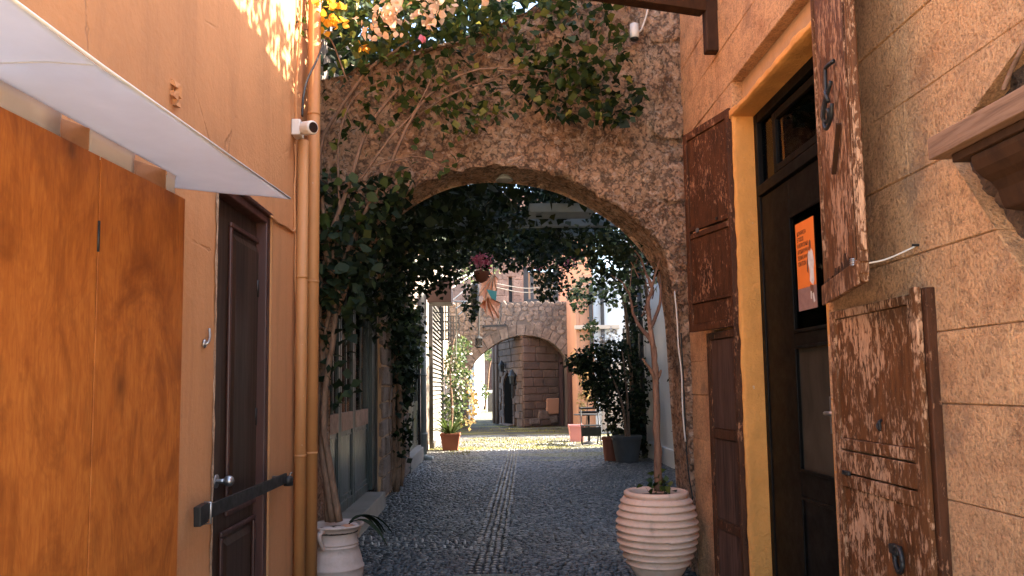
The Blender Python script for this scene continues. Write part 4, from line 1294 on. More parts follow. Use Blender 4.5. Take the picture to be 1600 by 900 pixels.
# dark timber bracket at the top
t = thing('eaves_bracket', 'dark timber bracket of a projecting floor on the stone house at the top', 'bracket', onX(1112, 40, RX))
a = onX(1113, 83, RX-.035)
MB().box(RX-.085, RX+.03, a.y-.04, a.y+.04, a.z, a.z+.9).build('post', 'bracketwood', t, .012)
zb_ = onX(1110, 13, RX-.06).z
B_ = onZ(880, -11, zb_)
A_ = Vector((RX-.087, a.y, zb_))
MB().bar(A_+Vector((0, 0, .055)), B_+Vector((0, 0, .055)), .09, .11).build('beam', 'bracketwood', t, .004)

# =================================================================== ALLEY BEYOND THE ARCH: LEFT SIDE
lh = thing('shop_house', 'shaded house on the left beyond the arch with dark green folding doors', 'house', (LX2, 9, 0))
def yl(px, X=LX2, py=605): return onX(px, py, X).y
dA0, dA1 = 6.45, yl(589)
dB0, dB1 = yl(634), yl(657)
H2 = 5.2
TD = 2.75
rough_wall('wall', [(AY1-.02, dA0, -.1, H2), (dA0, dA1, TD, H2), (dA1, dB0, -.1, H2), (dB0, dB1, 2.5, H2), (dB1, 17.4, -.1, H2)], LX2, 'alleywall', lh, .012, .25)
for (a, b_, z) in ((dA0, dA1, TD), (dB0, dB1, 2.5)):
    mb = MB()
    mb.box(LX2-.5, LX2-.004, a-.02, a, 0, z); mb.box(LX2-.5, LX2-.004, b_, b_+.02, 0, z); mb.box(LX2-.5, LX2-.004, a, b_, z, z+.02); mb.box(LX2-.52, LX2-.5, a, b_, 0, z)
    mb.build('opening_lining', 'slat_dark', lh)
def glazed_leaf(parent, X, y0, y1, z0, z1, mid, rail):
    w = .07
    fr_ = MB()
    fr_.box(X-.045, X, y0, y0+w, z0, z1); fr_.box(X-.045, X, y1-w, y1, z0, z1)
    fr_.box(X-.045, X, y0+w, y1-w, z0, z0+.1); fr_.box(X-.045, X, y0+w, y1-w, z1-.08, z1)
    leaf = fr_.build('door_leaf', 'greendoor', parent, .004)
    MB().box(X-.046, X+.002, y0+w+.001, y1-w-.001, mid, mid+.19).build('mid_rail', rail, leaf, .004)
    MB().box(X-.026, X-.020, y0+w, y1-w, mid+.19, z1-.08).build('glass_pane', 'glass', leaf)
    MB().box(X-.04, X-.016, y0+w, y1-w, z0+.1, mid).build('lower_panel', 'greendoor', leaf, .003)
    moulding(y0+w+.03, y1-w-.03, z0+.14, mid-.04, X-.016, 1, .02, .010).build('panel_moulding', 'greendoor', leaf, .003)
    MB().box(X-.022, X-.012, (y0+y1)/2-.014, (y0+y1)/2+.014, mid+.19, z1-.08).build('glazing_bar', 'greendoor', leaf)
edges = [dA0+.02, yl(523), yl(541), yl(562), yl(584)]
for a, b_ in zip(edges[:-1], edges[1:]):
    glazed_leaf(lh, LX2-.06, a+.012, b_-.012, .20, TD-.05, 1.02, 'rail_red')  # mid rails coloured red-brown to paint the warm light they reflect
MB().box(LX2-.10, LX2-.02, edges[-1]+.002, dA1-.002, .2, TD-.03).build('door_post', 'greendoor', lh, .004)
eB = [dB0+.03, (dB0*2+dB1)/3, (dB0+2*dB1)/3, dB1-.03]
for a, b_ in zip(eB[:-1], eB[1:]):
    glazed_leaf(lh, LX2-.05, a+.01, b_-.01, .28, 2.45, 1.0, 'greendoor')
s0 = onZ(600, 786, 0)
MB().box(LX2-.4, -1.285, 6.20, onX(602, 770, -1.29).y, -.02, .20).build('door_step', 'palegrey', lh, .012)
MB().box(LX2-.3, LX2+.10, dB0-.1, dB1+.25, -.02, .27).build('door_step', 'palegrey', lh, .012)
# rough stones of the pier between the two doors
sp = thing('stone_pier', 'rough stone pier between the green doors and the ivy', 'pier', (LX2, (dA1+dB0)/2, 0))
MB().box(LX2+.004, LX2+.05, dA1+.03, dB0-.05, 0, 3.4).build('pier_core', 'mortar', sp)
z = 0.02
while z < 3.3:
    h = random.uniform(.2, .3); y = dA1+.02
    while y < dB0-.08:
        L = min(random.uniform(.22, .45), dB0-.06-y)
        if L > .08:
            d = random.uniform(.06, .09)
            mb = MB(); mb.box(LX2+.01, LX2+d, y+.012, y+L-.012, z+.012, z+h-.012)
            mb.v = [(x+random.uniform(-.012, .012), yy+random.uniform(-.012, .012), q+random.uniform(-.012, .012)) for x, yy, q in mb.v]
            mb.build('stone', 'greystone', sp, .018)
        y += L
    z += h
# grey downpipe
c = onX(662, 600, LX2+.10)
t = thing('drainpipe', 'grey green downpipe on the left alley wall past the ivy', 'drainpipe', (c.x, c.y, 0))
zt = onX(662, 452, LX2+.10).z
MB().tube([(c.x, c.y, .06), (c.x, c.y, zt)], .06, 14).build('pipe', 'pipegrey', t, smooth=True)
MB().tube([(c.x, c.y, .09), (c.x+.05, c.y-.05, .04), (c.x+.18, c.y-.12, .03)], .055, 12).build('pipe_shoe', 'pipegrey', t, smooth=True)
for z in (.5, 1.7, 2.9): MB().tube([(c.x, c.y, z), (c.x, c.y, z+.04)], .07, 14).build('pipe_clip', 'pipegrey', t, smooth=True)
# louvred shop front farther on
y0, y1 = yl(671), yl(688)
t = thing('louvred_front', 'tall louvred wooden shop front with a dark frame on the left alley side', 'shop front', (LX2, y0, 0))
zt = onX(680, 470, LX2).z
MB().box(LX2-.05, LX2+.09, y0-.12, y0, 0, zt+.1).box(LX2-.05, LX2+.09, y1, y1+.12, 0, zt+.1).box(LX2-.05, LX2+.08, y0, y1, zt, zt+.1).build('frame', 'slat_dark', t, .006)
MB().box(LX2-.06, LX2-.02, y0, y1, 0, zt).build('backing', 'slat_dark', t)
mb0 = MB(); mb0.prism([(LX2+a, y0+.005, .2+b_) for a, b_ in ((-.01, .03), (.045, -.06), (.045, -.075), (-.01, .012))], (0, y1-y0-.01, 0))
me = mb0.build('slat', 'slat', t)
z = .115
while z < zt-.27:
    o = me.copy(); COL.objects.link(o); o.parent = t; o.location = (0, 0, z); z += .115
MB().box(LX2-.05, LX2+.12, y0-.1, y1+.1, -.02, .16).build('sill', 'palegrey', t, .01)
# second left house, farther on, pale
lh2 = thing('pale_house', 'pale plastered house on the left of the lane behind the potted climber', 'house', (LX2, 22, 0))
yF = 27.2
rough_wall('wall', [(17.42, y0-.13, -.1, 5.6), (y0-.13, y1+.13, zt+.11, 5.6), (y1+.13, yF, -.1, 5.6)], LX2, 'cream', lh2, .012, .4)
for (a, b_, z0, z1) in ((y1+.6, y1+1.4, 0, 2.2), (24.4, 25.3, 0, 2.2)):
    MB().box(LX2+.02, LX2+.06, a, b_, z0, z1).build('door', 'slat_dark', lh2, .01)
    MB().box(LX2+.02, LX2+.10, a-.1, a-.002, z0, z1+.1).box(LX2+.02, LX2+.10, b_+.002, b_+.1, z0, z1+.1).build('door_surround', 'cream', lh2, .01)
# iron window cages on that wall
for (pa, pb, lab) in (((689, 474), (700, 531), 'nearer black iron window cage on the pale left house'), ((704, 494), (717, 535), 'farther black iron window cage on the pale left house, above the climber')):
    X = LX2+.30
    yy0, yy1 = onX(pa[0], 500, X).y, onX(pb[0], 500, X).y
    ym = (yy0+yy1)/2
    zz1 = onY((pa[0]+pb[0])/2, pa[1], ym).z; zz0 = onY((pa[0]+pb[0])/2, pb[1], ym).z
    x0_, x1_ = onY(pa[0], 500, ym).x, onY(pb[0], 500, ym).x
    t = thing('window_cage', lab, 'window cage', (LX2, ym, zz0), 'iron window cages')
    for k in range(4):
        x = x0_+(x1_-x0_)*k/3
        MB().bar((x, ym, zz0), (x, ym, zz1), .035).build('upright', 'black_iron', t)
    for k in range(5):
        z = zz0+(zz1-zz0)*k/4
        MB().bar((min(x0_, LX2), ym, z), (x1_, ym, z), .03).bar((x1_, ym, z), (x1_, ym+.8, z), .03).build('crossbar', 'black_iron', t)
# brown hood of an awning
t0 = onY(669, 436, 15); 
yh = 15.0
P4 = [onY(x, y, yh) for x, y in ((668, 472), (705, 472), (705, 436), (697, 434), (668, 452))]
t = thing('awning_hood', 'brown box-shaped awning hood with the light on its sloping top painted pale on the left alley wall', 'hood', P4[0])
MB().prism(P4, (0, .75, 0)).build('hood_body', 'brownbox', t, .006)
a, b_ = P4[4], P4[3]
MB().prism([a+Vector((-.02, -.03, .006)), b_+Vector((.06, -.03, .006)), b_+Vector((.06, -.03, .03)), a+Vector((-.02, -.03, .03))], (0, .82, 0)).build('hood_top', 'slat', t, .004)  # pale slab paints the light on the hood's top face
MB().bar((LX2-.1, yh+.4, P4[0].z+.2), (P4[0].x+.05, yh+.4, P4[0].z+.2), .08, .2).build('hood_arm', 'brownbox', t)
# small dark boxes and rods below the vines
for (px, py, s, lab) in ((729, 409, .16, 'small pale junction box under the vines'), (718, 409, .12, 'small grey junction box left of the pink flowers')):
    p = onY(px, py, 14)
    tag(MB().box(p.x-s/2, p.x+s/2, 14, 14.12, p.z-s/2, p.z+s/2).build('junction_box', 'slat'), lab, 'box')
# the awning frame of thin rods
t = thing('folding_awning_frame', 'open folding awning frame of thin rods above the brown hood', 'awning frame', onY(700, 440, 16))
for i, (a, b_) in enumerate((((668, 452), (712, 408)), ((690, 452), (722, 418)), ((700, 440), (742, 425)), ((706, 470), (742, 440)), ((706, 450), (746, 424)), ((712, 482), (742, 462)), ((716, 492), (745, 470)), ((705, 471), (748, 471)), ((713, 470), (713, 560)))):
    A_, B_ = onY(*a, 15.6+.1*i), onY(*b_, 16.4+.1*i)
    MB().tube([A_, B_], .014, 5).build('rod', 'pipegrey', t)
p = onY(742, 470, 16.5)
t = thing('hanging_lantern', 'dark lantern body hanging from the vines left of the cloth parasol', 'lantern', p)
MB().lathe([(.02, .42), (.09, .36), (.10, .30), (.10, -.02), (.07, -.18), (.10, -.22), (.08, -.28), (.02, -.30)], p, 12).build('lantern_body', 'black_iron', t)
MB().tube([p+Vector((0, 0, .42)), p+Vector((0, 0, 1.2))], .015, 6).build('chain', 'black_iron', t)

# =================================================================== ALLEY BEYOND THE ARCH: RIGHT SIDE
wh = thing('white_house', 'white plastered house on the right beyond the arch', 'house', (RX2, 12, 0))
yr = lambda px, X=RX2: onX(px, 605, X).y
W1 = 16.6
d0, d1 = yr(1006), yr(978)
rough_wall('wall', [(AY1, d0, -.1, 6.4), (d0, d1, 2.7, 6.4), (d1, W1, -.1, 6.4)], RX2, 'whitewall', wh, .012, .25, -1)
MB().box(RX2+.02, RX2+5, W1-.3, W1-.004, -.1, 6.4).build('end_wall', 'whitewall', wh)
MB().box(RX2-.05, RX2-.002, AY1+.2, d0-.05, -.02, .32).build('plinth', 'whitewall', wh, .015)
MB().box(RX2+.1, RX2+.16, d0, d1, 0, 2.7).build('door_leaf', 'greendoor', wh, .01)
for k in range(5):
    y = d0+.15+k*(d1-d0-.3)/4
    MB().box(RX2+.07, RX2+.098, y-.03, y+.03, .1, 2.6).build('door_batten', 'greendoor', wh, .006)
MB().box(RX2-.03, RX2+.15, d0-.10, d0-.002, 0, 2.8).build('door_frame', 'slat_dark', wh, .01)
MB().box(RX2-.03, RX2+.15, d1+.002, d1+.10, 0, 2.8).build('door_frame', 'slat_dark', wh, .01)
# window with dark bars high on the white wall
MB().box(RX2-.03, RX2-.004, 9.2, 10.4, 2.5, 4.2).build('window_panel', 'pipegrey', wh, .01)
MB().box(RX2-.06, RX2-.031, 9.1, 9.18, 2.4, 4.3).box(RX2-.06, RX2-.031, 10.42, 10.5, 2.4, 4.3).box(RX2-.06, RX2-.031, 9.18, 10.42, 4.2, 4.3).box(RX2-.06, RX2-.031, 9.18, 10.42, 2.4, 2.5).build('window_frame', 'slat_dark', wh, .006)
for px, lab in ((993, 'dark downpipe in the ivy beside the white wall'), (1003, 'second thin dark downpipe beside the white wall')):
    c = onX(px, 600, RX2-.09)
    t = thing('drainpipe', lab, 'drainpipe', (c.x, c.y, 0), 'dark downpipes on the white house')
    MB().tube([(c.x, c.y, 0), (c.x, c.y, 4.3)], .045, 12).build('pipe', 'slat_dark', t, smooth=True)
    for z in (1, 2.6): MB().tube([(c.x, c.y, z), (c.x, c.y, z+.04)], .055, 12).build('pipe_clip', 'slat_dark', t, smooth=True)
# yard opening, its back wall
yw = thing('yard_wall', 'white garden wall across the side court on the right', 'wall', (9, 19, 0))
rough_wall('wall_face', [(W1, 22.6, -.1, 2.6)], 8.5, 'whitewall', yw, .012, .4, -1)
MB().box(8.42, 8.92, W1, 22.6, 2.602, 2.68).build('wall_coping', 'palegrey', yw, .015)
# peach house
pk = thing('peach_house', 'peach plastered house on the right next to the far arch', 'house', (3, 24, 0))
PX0 = onY(908, 600, 22.6).x; RXf_ = onY(896, 600, 27.5).x
MB().box(PX0, PX0+6, 22.6, 26.4, -.1, 4.9).build('wall', 'peach', pk, .01)
MB().box(RXf_+.06, RXf_+5, 27.45, 30.4, -.1, 4.6).build('sun_stop_wall', 'peach', pk, .01)  # unseen wall added to keep the sun off the porch posts
MB().box(PX0-.12, PX0-.002, 22.62, 22.95, -.05, 4.6).build('corner_pilaster', 'peach', pk, .01)
MB().box(PX0-.10, PX0-.002, 25.0, 25.8, 0, 2.3).build('door', 'redwood', pk, .01)
zc_ = onY(900, 512, 22.6).z
MB().box(PX0-.18, PX0+1.2, 22.42, 22.598, zc_-.06, zc_+.06).build('string_course', 'cream', pk, .01)
MB().box(PX0+.42, PX0+6, 22.56, 22.598, -.05, 4.9).build('white_front', 'whitewall', pk, .006)
MB().box(PX0+.62, PX0+1.4, 22.50, 22.558, .1, 2.2).build('front_door', 'cream', pk, .01)
for px in (923, 941):
    xx = onY(px, 480, 22.5).x
    MB().box(xx-.05, xx+.05, 22.46, 22.556, 2.5, 4.6).build('shutter_post', 'slat_dark', pk, .006)

# =================================================================== FAR ARCH
FY = 26.5
fa = thing('far_arch', 'grey rubble stone arch across the far end of the alley', 'arch', (1, FY, 0))
AR = [(886, 672), (886, 600), (884, 568), (882, 556), (871, 541.5), (855, 531), (838, 525.5), (817, 523.5), (799, 526.5), (780, 534), (764, 544.5), (747, 559), (737, 575), (732, 600), (731, 672)]
AI = [onY(x, y, FY) for x, y in AR]
AI[0].z = AI[-1].z = -.05
intr = spline(AI, 60)
LXf, RXf = onY(690, 600, FY).x, onY(896, 600, FY).x
TZ = onY(800, 472, FY).z
DEP = .9
mb = MB()
def fout(p):
    if p.z < 1.75: return Vector((RXf if p.x > 1 else LXf, FY, p.z))
    c = Vector((1.0, FY, .9)); d = (p-c).normalized()
    k = []
    if d.z > 1e-6: k.append((TZ-c.z)/d.z)
    if d.x > 0: k.append((RXf-c.x)/d.x)
    else: k.append((LXf-c.x)/d.x)
    return c+d*min(k)
fo = [fout(p) for p in intr]
for i in range(60):
    a, b_, c_, d_ = intr[i], intr[i+1], fo[i+1], fo[i]
    mb.add([tuple(a), tuple(b_), tuple(c_), tuple(d_)], [(0, 1, 2, 3)])
    mb.add([tuple(a), tuple(b_), tuple(b_+Vector((0, DEP, 0))), tuple(a+Vector((0, DEP, 0)))], [(0, 1, 2, 3)])
    mb.add([tuple(v+Vector((0, DEP, 0))) for v in (a, b_, c_, d_)], [(0, 1, 2, 3)])
mb.box(LXf, RXf, FY, FY+DEP, TZ, TZ+.004)
mb.build('arch_core', 'rubblejoint', fa, recalc=True)
# voussoirs round the opening
vs_ = [p for p in intr if p.z > 1.75]
n = 17
L = [0]
for a, b_ in zip(vs_[:-1], vs_[1:]): L.append(L[-1]+(b_-a).length)
def at(s):
    s = max(0, min(L[-1]-1e-6, s)); k = max(i for i in range(len(L)) if L[i] <= s); k = min(k, len(vs_)-2)
    return vs_[k].lerp(vs_[k+1], (s-L[k])/(L[k+1]-L[k]))
cc = Vector((1.0, FY, .9))
for i in range(n):
    a, b_ = at(L[-1]*i/n+.008), at(L[-1]*(i+1)/n-.008)
    r = .38+random.uniform(-.02, .04)
    oa, ob_ = a+(a-cc).normalized()*r, b_+(b_-cc).normalized()*r
    pts = [p-Vector((0, .035, 0)) for p in (a, b_, ob_, oa)]
    pts[0] = pts[0]-(a-cc).normalized()*.01; pts[1] = pts[1]-(b_-cc).normalized()*.01
    MB().prism(pts, (0, .3, 0)).build('voussoir', 'greyrubble', fa, .018)
# rubble facing above the ring: irregular stones, one object each
def rub_mesh(k):
    rr = random.Random(k)
    m = 7
    vs = []
    for lev, (rad, y) in enumerate(((.52, .03), (.50, -.008), (.40, -.026))):
        for j in range(m):
            a = j*2*math.pi/m+rr.uniform(-.25, .25)
            q = rad*(.85+.3*((j*7+k*3) % 5)/4)
            vs.append((q*math.cos(a), y, q*math.sin(a)))
    fs = [tuple(range(2*m, 3*m))]
    for l in range(2): fs += [(l*m+j, l*m+(j+1) % m, (l+1)*m+(j+1) % m, (l+1)*m+j) for j in range(m)]
    me = bpy.data.meshes.new('rubble_stone'); me.from_pydata(vs, [], fs); me.materials.append(MT['greyrubble'])
    return me
rms = [rub_mesh(k) for k in range(8)]
cnt = 0
z = 1.2
while z < TZ-.06:
    x = LXf+.1
    while x < RXf-.05:
        w = random.uniform(.17, .31)
        c_ = Vector((x+w/2, FY, z+random.uniform(-.04, .04)))
        # keep out of the opening and the ring
        dd = min((c_-p).length for p in intr)
        inside = any(abs(c_.x-p.x) < .1 and c_.z < p.z+.42 for p in intr if p.z > 1.75)
        if dd > .42 and not inside and not (c_.z < 1.8 and min(i.x for i in intr) < c_.x < max(i.x for i in intr)):
            if cnt < 290:
                o = bpy.data.objects.new('rubble_stone', random.choice(rms)); COL.objects.link(o); o.parent = fa
                o.location = c_-ORIG[fa.name]; o.rotation_euler = (0, random.uniform(0, 6.28), 0)
                o.scale = (w*1.06, 1, random.uniform(.17, .23)); cnt += 1
                if random.random() < .5: o.rotation_euler = (0, random.uniform(-.3, .3), 0)
        x += w
    z += .168
# lantern and sign bar on the far arch
p = onY(748, 536, FY-.5)
t = thing('street_lantern', 'black caged lantern hanging on a rod before the far arch', 'lantern', p)
MB().tube([p+Vector((0, 0, .25)), onY(749, 480, FY-.5)], .035, 6).build('rod', 'black_iron', t)
MB().tube([onY(749, 481, FY-.5), onY(749, 481, FY+.02)], .03, 6).build('wall_arm', 'black_iron', t)
MB().lathe([(.03, .27), (.14, .18), (.15, .16), (.02, .15)], p, 8).build('lantern_cap', 'black_iron', t)
MB().lathe([(.10, .15), (.12, -.10), (.04, -.12)], p, 8).build('lantern_glass', 'glass', t)
for k in range(4):
    a = k*math.pi/2+.4
    MB().bar(p+Vector((.12*math.cos(a), .12*math.sin(a), -.12)), p+Vector((.12*math.cos(a), .12*math.sin(a), .16)), .022).build('cage_bar', 'black_iron', t)
MB().lathe([(.13, -.10), (.14, -.13), (.03, -.18)], p, 8).build('lantern_base', 'black_iron', t)
a, b_ = onY(754, 510, FY-.3), onY(791, 508, FY-.3)
t = thing('sign_bar', 'black horizontal iron bar fixed across the far arch beside the lantern', 'iron bar', a)
MB().bar(a, b_, .05, .07).build('bar', 'black_iron', t)
MB().bar(a+Vector((.05, 0, 0)), a+Vector((.05, .32, 0)), .04).bar(b_-Vector((.05, 0, 0)), b_-Vector((.05, -.32, 0)), .04).build('bar_fixing', 'black_iron', t)

# =================================================================== TOWER BEHIND THE FAR ARCH
c0 = onZ(818, 668, 0); l0 = onZ(778, 662, 0); r0 = onZ(874, 665, 0)
tw = thing('stone_tower', 'brown ashlar tower with a pointed doorway seen through the far arch', 'tower', c0)
TH = 4.2
def face(a, b, pieces, mat_blocks='towerstone', hgt=TH, skip=None, rows=None):
    d = (b-a); Lf = d.length; d.normalize(); n_ = Vector((d.y, -d.x, 0))
    if n_.y > 0: n_ = -n_
    return d, n_, Lf
def block_face(a, b, course, lmin, lmax, skip=None, zmax=4.0):
    d, n_, Lf = face(a, b, None)
    z = .02
    while z < zmax:
        h = course*random.uniform(.88, 1.12); s = -random.uniform(0, lmin)
        while s < Lf:
            w = random.uniform(lmin, lmax)
            s0, s1 = max(0, s), min(Lf, s+w)
            if s1-s0 > .05 and not (skip and skip(s0, s1, z, z+h)):
                pr = random.uniform(.02, .045); g_ = .012
                q = [a+d*(s0+g_), a+d*(s1-g_)]
                P_ = [q[0]+n_*pr, q[1]+n_*pr, q[1]-n_*.05, q[0]-n_*.05]
                MB().prism([(v.x, v.y, z+g_) for v in P_], (0, 0, h-2*g_)).build('tower_block', 'towerstone', tw, .016)
            s += w
        z += h
    return d, n_, Lf
dl, nl, Ll = face(l0, c0, None)
# doorway on the left face: opening in wall coordinates
dp0, dp1 = onP(789, 640, c0, nl), onP(803, 640, c0, nl)
ds0, ds1 = (dp0-l0).dot(dl), (dp1-l0).dot(dl)
dz = onP(797, 582, c0, nl).z
skip = lambda s0, s1, z0, z1: (s1 > ds0-.1 and s0 < ds1+.1 and z0 < dz+.12)
block_face(l0, c0, .27, .34, .65, skip)
block_face(c0, r0, .29, .42, .95)
# jamb stones and pointed head of the doorway
for sgn, s_ in ((-1, ds0), (1, ds1)):
    z = .02
    while z < dz-.45:
        h = random.uniform(.3, .42); w = random.choice((.14, .2))
        a = l0+dl*(s_+sgn*.01); b_ = l0+dl*(s_+sgn*w)
        MB().prism([(v.x, v.y, z+.01) for v in (a+nl*.06, b_+nl*.06, b_-nl*.08, a-nl*.08)], (0, 0, h-.02)).build('jamb_stone', 'towerstone', tw, .014)
        z += h
mid = (ds0+ds1)/2; hw = (ds1-ds0)/2
for sgn in (-1, 1):
    prev = None
    for k in range(4):
        def pt(tk, r): 
            a = math.pi*.36*tk/4
            cx_ = mid-sgn*hw*.55; R = hw*1.55+r
            return l0+dl*(cx_+sgn*R*math.cos(a))+Vector((0, 0, dz-.5+R*math.sin(a)*.62))
        q = [pt(k+.04, 0), pt(k+.96, 0), pt(k+.96, .17), pt(k+.04, .17)]
        MB().prism([v+nl*.065 for v in q], -nl*.2).build('arch_stone', 'towerstone', tw, .012)
mb = MB()
# recessed dark core of the doorway, and the tower walls behind the blocks
A0, C0, R0 = l0-nl*.02, c0, r0
dr, nr_, Lr = face(c0, r0, None)
back = [l0-nl*.03, c0-nl*.03-nr_*.03, r0-nr_*.03, r0+Vector((.3, 4.5, 0)), l0+Vector((-.2, 4.0, 0))]
MB().prism([(v.x, v.y, -.05) for v in back], (0, 0, TH)).build('tower_core', 'towerjoint', tw)
q = [l0+dl*ds0+nl*.005, l0+dl*ds1+nl*.005, l0+dl*ds1-nl*.02, l0+dl*ds0-nl*.02]
poly = [(ds0, 0), (ds1, 0), (ds1, dz-.5), (mid+hw*.62, dz-.22), (mid, dz), (mid-hw*.62, dz-.22), (ds0, dz-.5)]
MB().prism([l0+dl*s_+nl*.004+Vector((0, 0, z)) for s_, z in poly], nl*.010).build('door', 'void', tw)
a = l0+dl*(ds0-.12)
MB().prism([(v.x, v.y, 0) for v in (a+nl*.02, l0+dl*(ds1+.12)+nl*.02, l0+dl*(ds1+.12)+nl*.22, a+nl*.22)], (0, 0, .07)).build('threshold', 'towerstone', tw, .01)
# pilaster pipes at the tower's left edge
for k, px in enumerate((775, 780)):
    c_ = onP(px, 660, c0, nl)+nl*.08
    t = thing('drainpipe', ('left', 'right')[k]+' one of two brown pipes at the edge of the tower in the far arch', 'drainpipe', (c_.x, c_.y, 0), 'brown pipes on the tower')
    MB().tube([(c_.x, c_.y, 0), (c_.x, c_.y, 3.6+.3*(k == 0))], .07, 10).build('pipe', 'towerjoint', t, smooth=True)
    MB().tube([(c_.x, c_.y, 2.4), (c_.x, c_.y, 2.46)], .085, 10).build('pipe_clip', 'towerjoint', t, smooth=True)
# wall lamps beside the doorway
for px, py, s, lab in ((790, 573, .8, 'small black wall lamp up left of the pointed tower door'), (807, 590, 1.0, 'tall narrow black wall lamp right of the pointed tower door')):
    p = onP(px, py, c0, nl)+nl*.16
    t = thing('wall_lamp', lab, 'wall lamp', p, 'wall lamps on the tower')
    MB().lathe([(.02*s, .30*s), (.15*s, .1*s), (.16*s, .06*s), (.02*s, .055*s)], p, 6).build('lamp_cap', 'black_iron', t)
    MB().lathe([(.13*s, .05*s), (.09*s, -.22*s), (.02*s, -.25*s)], p, 6).build('lamp_body', 'black_iron', t)
    MB().bar(p+Vector((0, 0, -.2*s)), p-nl*.16+Vector((0, 0, -.25*s)), .05).build('lamp_arm', 'black_iron', t)
    if s == 1: MB().tube([p+Vector((0, 0, -.25)), p+Vector((0, 0, -.75))], .045, 8).build('lamp_stem', 'black_iron', t)
# broken stones and the ochre patch at the tower foot
for px, py, w, h, m in ((862, 634, .55, .62, 'yellow'), (848, 648, .5, .3, 'greyrubble'), (834, 659, .45, .24, 'greyrubble'), (864, 656, .4, .25, 'greyrubble'), (852, 661, .45, .2, 'towerstone')):
    p = onP(px, py, c0, nr_)
    mb = MB(); mb.box(-w/2, w/2, -.07, .06, -h/2, h/2)
    mb.v = [tuple(p+dr*(x+random.uniform(-.05, .05))+nr_*(-y)+Vector((0, 0, z+random.uniform(-.04, .04)))) for x, y, z in mb.v]
    mb.build('patch_stone', 'peach' if m == 'yellow' else m, tw, .03)
# dark doorway with posts right of the tower, under the timber roof
t = thing('timber_porch', 'dark timber porch with a sloping roof between the tower and the peach house', 'porch', onZ(880, 668, 0))
for px, w in ((866, .12), (872, .16), (881, .18)):
    c_ = onZ(px, 667, 0)
    MB().box(c_.x-w/2, c_.x+w/2, 27.45, 27.6, -.03, onY(px, 545, 27.5).z).build('post', 'bracketwood' if px != 881 else 'redwood', t, .01)
MB().box(onY(862, 600, 27.6).x, onY(893, 600, 27.6).x, 27.62, 27.68, -.03, 3.0).build('dark_boards', 'slat_dark', t)
a, b_ = onY(838, 520, 27.55), onY(886, 578, 27.55)
MB().prism([a, b_, b_+Vector((0, 0, .5)), a+Vector((0, 0, .5))], (0, 1.4, 0)).build('roof_slope', 'bracketwood', t, .01)
a, b_ = onY(851, 549, 27.4), onY(876, 538, 27.4)
MB().bar(a, b_, .14, .12).build('eave_beam', 'rail_red', t, .01)
a, b_ = onY(868, 543, 27.4), onY(886, 556, 27.4)
MB().bar(a, b_, .12, .12).build('brace', 'rail_red', t, .01)

# =================================================================== BEYOND THE FAR ARCH, LEFT
fw = thing('lane_house', 'sunlit white house front far down the lane', 'house', onZ(752, 640, 0))
a, b_ = onZ(742, 655, 0), onZ(757, 634, 0)
MB().prism([(a.x, a.y, -.05), (b_.x, b_.y, -.05), (b_.x-3, b_.y, -.05), (a.x-3, a.y, -.05)], (0, 0, 5.5)).build('wall', 'whitewall', fw)
b2 = thing('end_house', 'pinkish house closing the far lane with a dark wooden door', 'house', onZ(770, 632, 0))
ye = onZ(770, 632, 0).y
xa, xb = onY(752, 600, ye).x, onY(800, 600, ye).x
MB().box(xa, xb+4, ye, ye+4, -.05, 7).build('wall', 'pinkstone', b2)
MB().box(onY(764, 600, ye).x, onY(774, 600, ye).x, ye-.12, ye-.004, 0, onY(770, 563, ye).z).build('door', 'redwood', b2)
MB().box(onY(763, 600, ye).x-.1, onY(775, 600, ye).x+.1, ye-.2, ye-.004, onY(770, 563, ye).z+.002, onY(770, 563, ye).z+.3).build('lintel', 'pinkstone', b2)
yb = 44
p0, p1 = onY(760.5, 633, yb), onY(775, 633, yb)
ztp = onY(768, 610, yb).z
t = thing('whitewashed_block', 'small whitewashed block with a dark opening at the end of the lane', 'masonry block', (p0.x, yb, 0))
wv = p1.x-p0.x
MB().box(p0.x, p0.x+wv*.12, yb, yb+.8, 0, ztp-.15).box(p0.x+wv*.62, p1.x, yb, yb+.8, 0, ztp-.15).box(p0.x, p1.x, yb, yb+.8, ztp-.15, ztp).build('block', 'whitewash', t, .05)
MB().box(p0.x+wv*.12, p0.x+wv*.62, yb+.1, yb+.7, .02, ztp-.16).build('dark_opening', 'slat_dark', t)

# =================================================================== HOUSE ABOVE THE FAR ARCH
UY = 30.5
uh = thing('upper_house', 'pink stone house with a narrow window and a loggia above the far arch', 'house', onY(840, 472, UY))
UX = lambda px: onY(px, 450, UY).x
UZ = lambda py: onY(830, py, UY).z
zt_, zb_ = UZ(300), UZ(500)
mb = MB()
nx0, nx1 = UX(795), UX(800.5); wx0, wx1 = UX(818), UX(872)
nzt = UZ(432); wzt = UZ(418)
mb.box(UX(690), UX(770), UY, UY+.6, UZ(492), zt_); mb.box(UX(770)+.001, nx0, UY, UY+.6, 0, zt_); mb.box(nx0, nx1, UY, UY+.6, nzt, zt_); mb.box(nx1, wx0, UY, UY+.6, 0, zt_); mb.box(wx0, wx1, UY, UY+.6, wzt, zt_)
mb.box(wx0, wx1, UY, UY+.6, 0, UZ(478)); mb.box(nx0, nx1, UY, UY+.6, 0, UZ(474)); mb.box(wx1, UX(874), UY, UY+.6, 0, zt_)
mb.build('wall', 'pinkstone', uh)
mb = MB(); mb.box(UX(874)+.004, UX(925), UY+.02, UY+.6, 0, zt_); mb.build('peach_wall', 'peach', uh)
z = UZ(474)
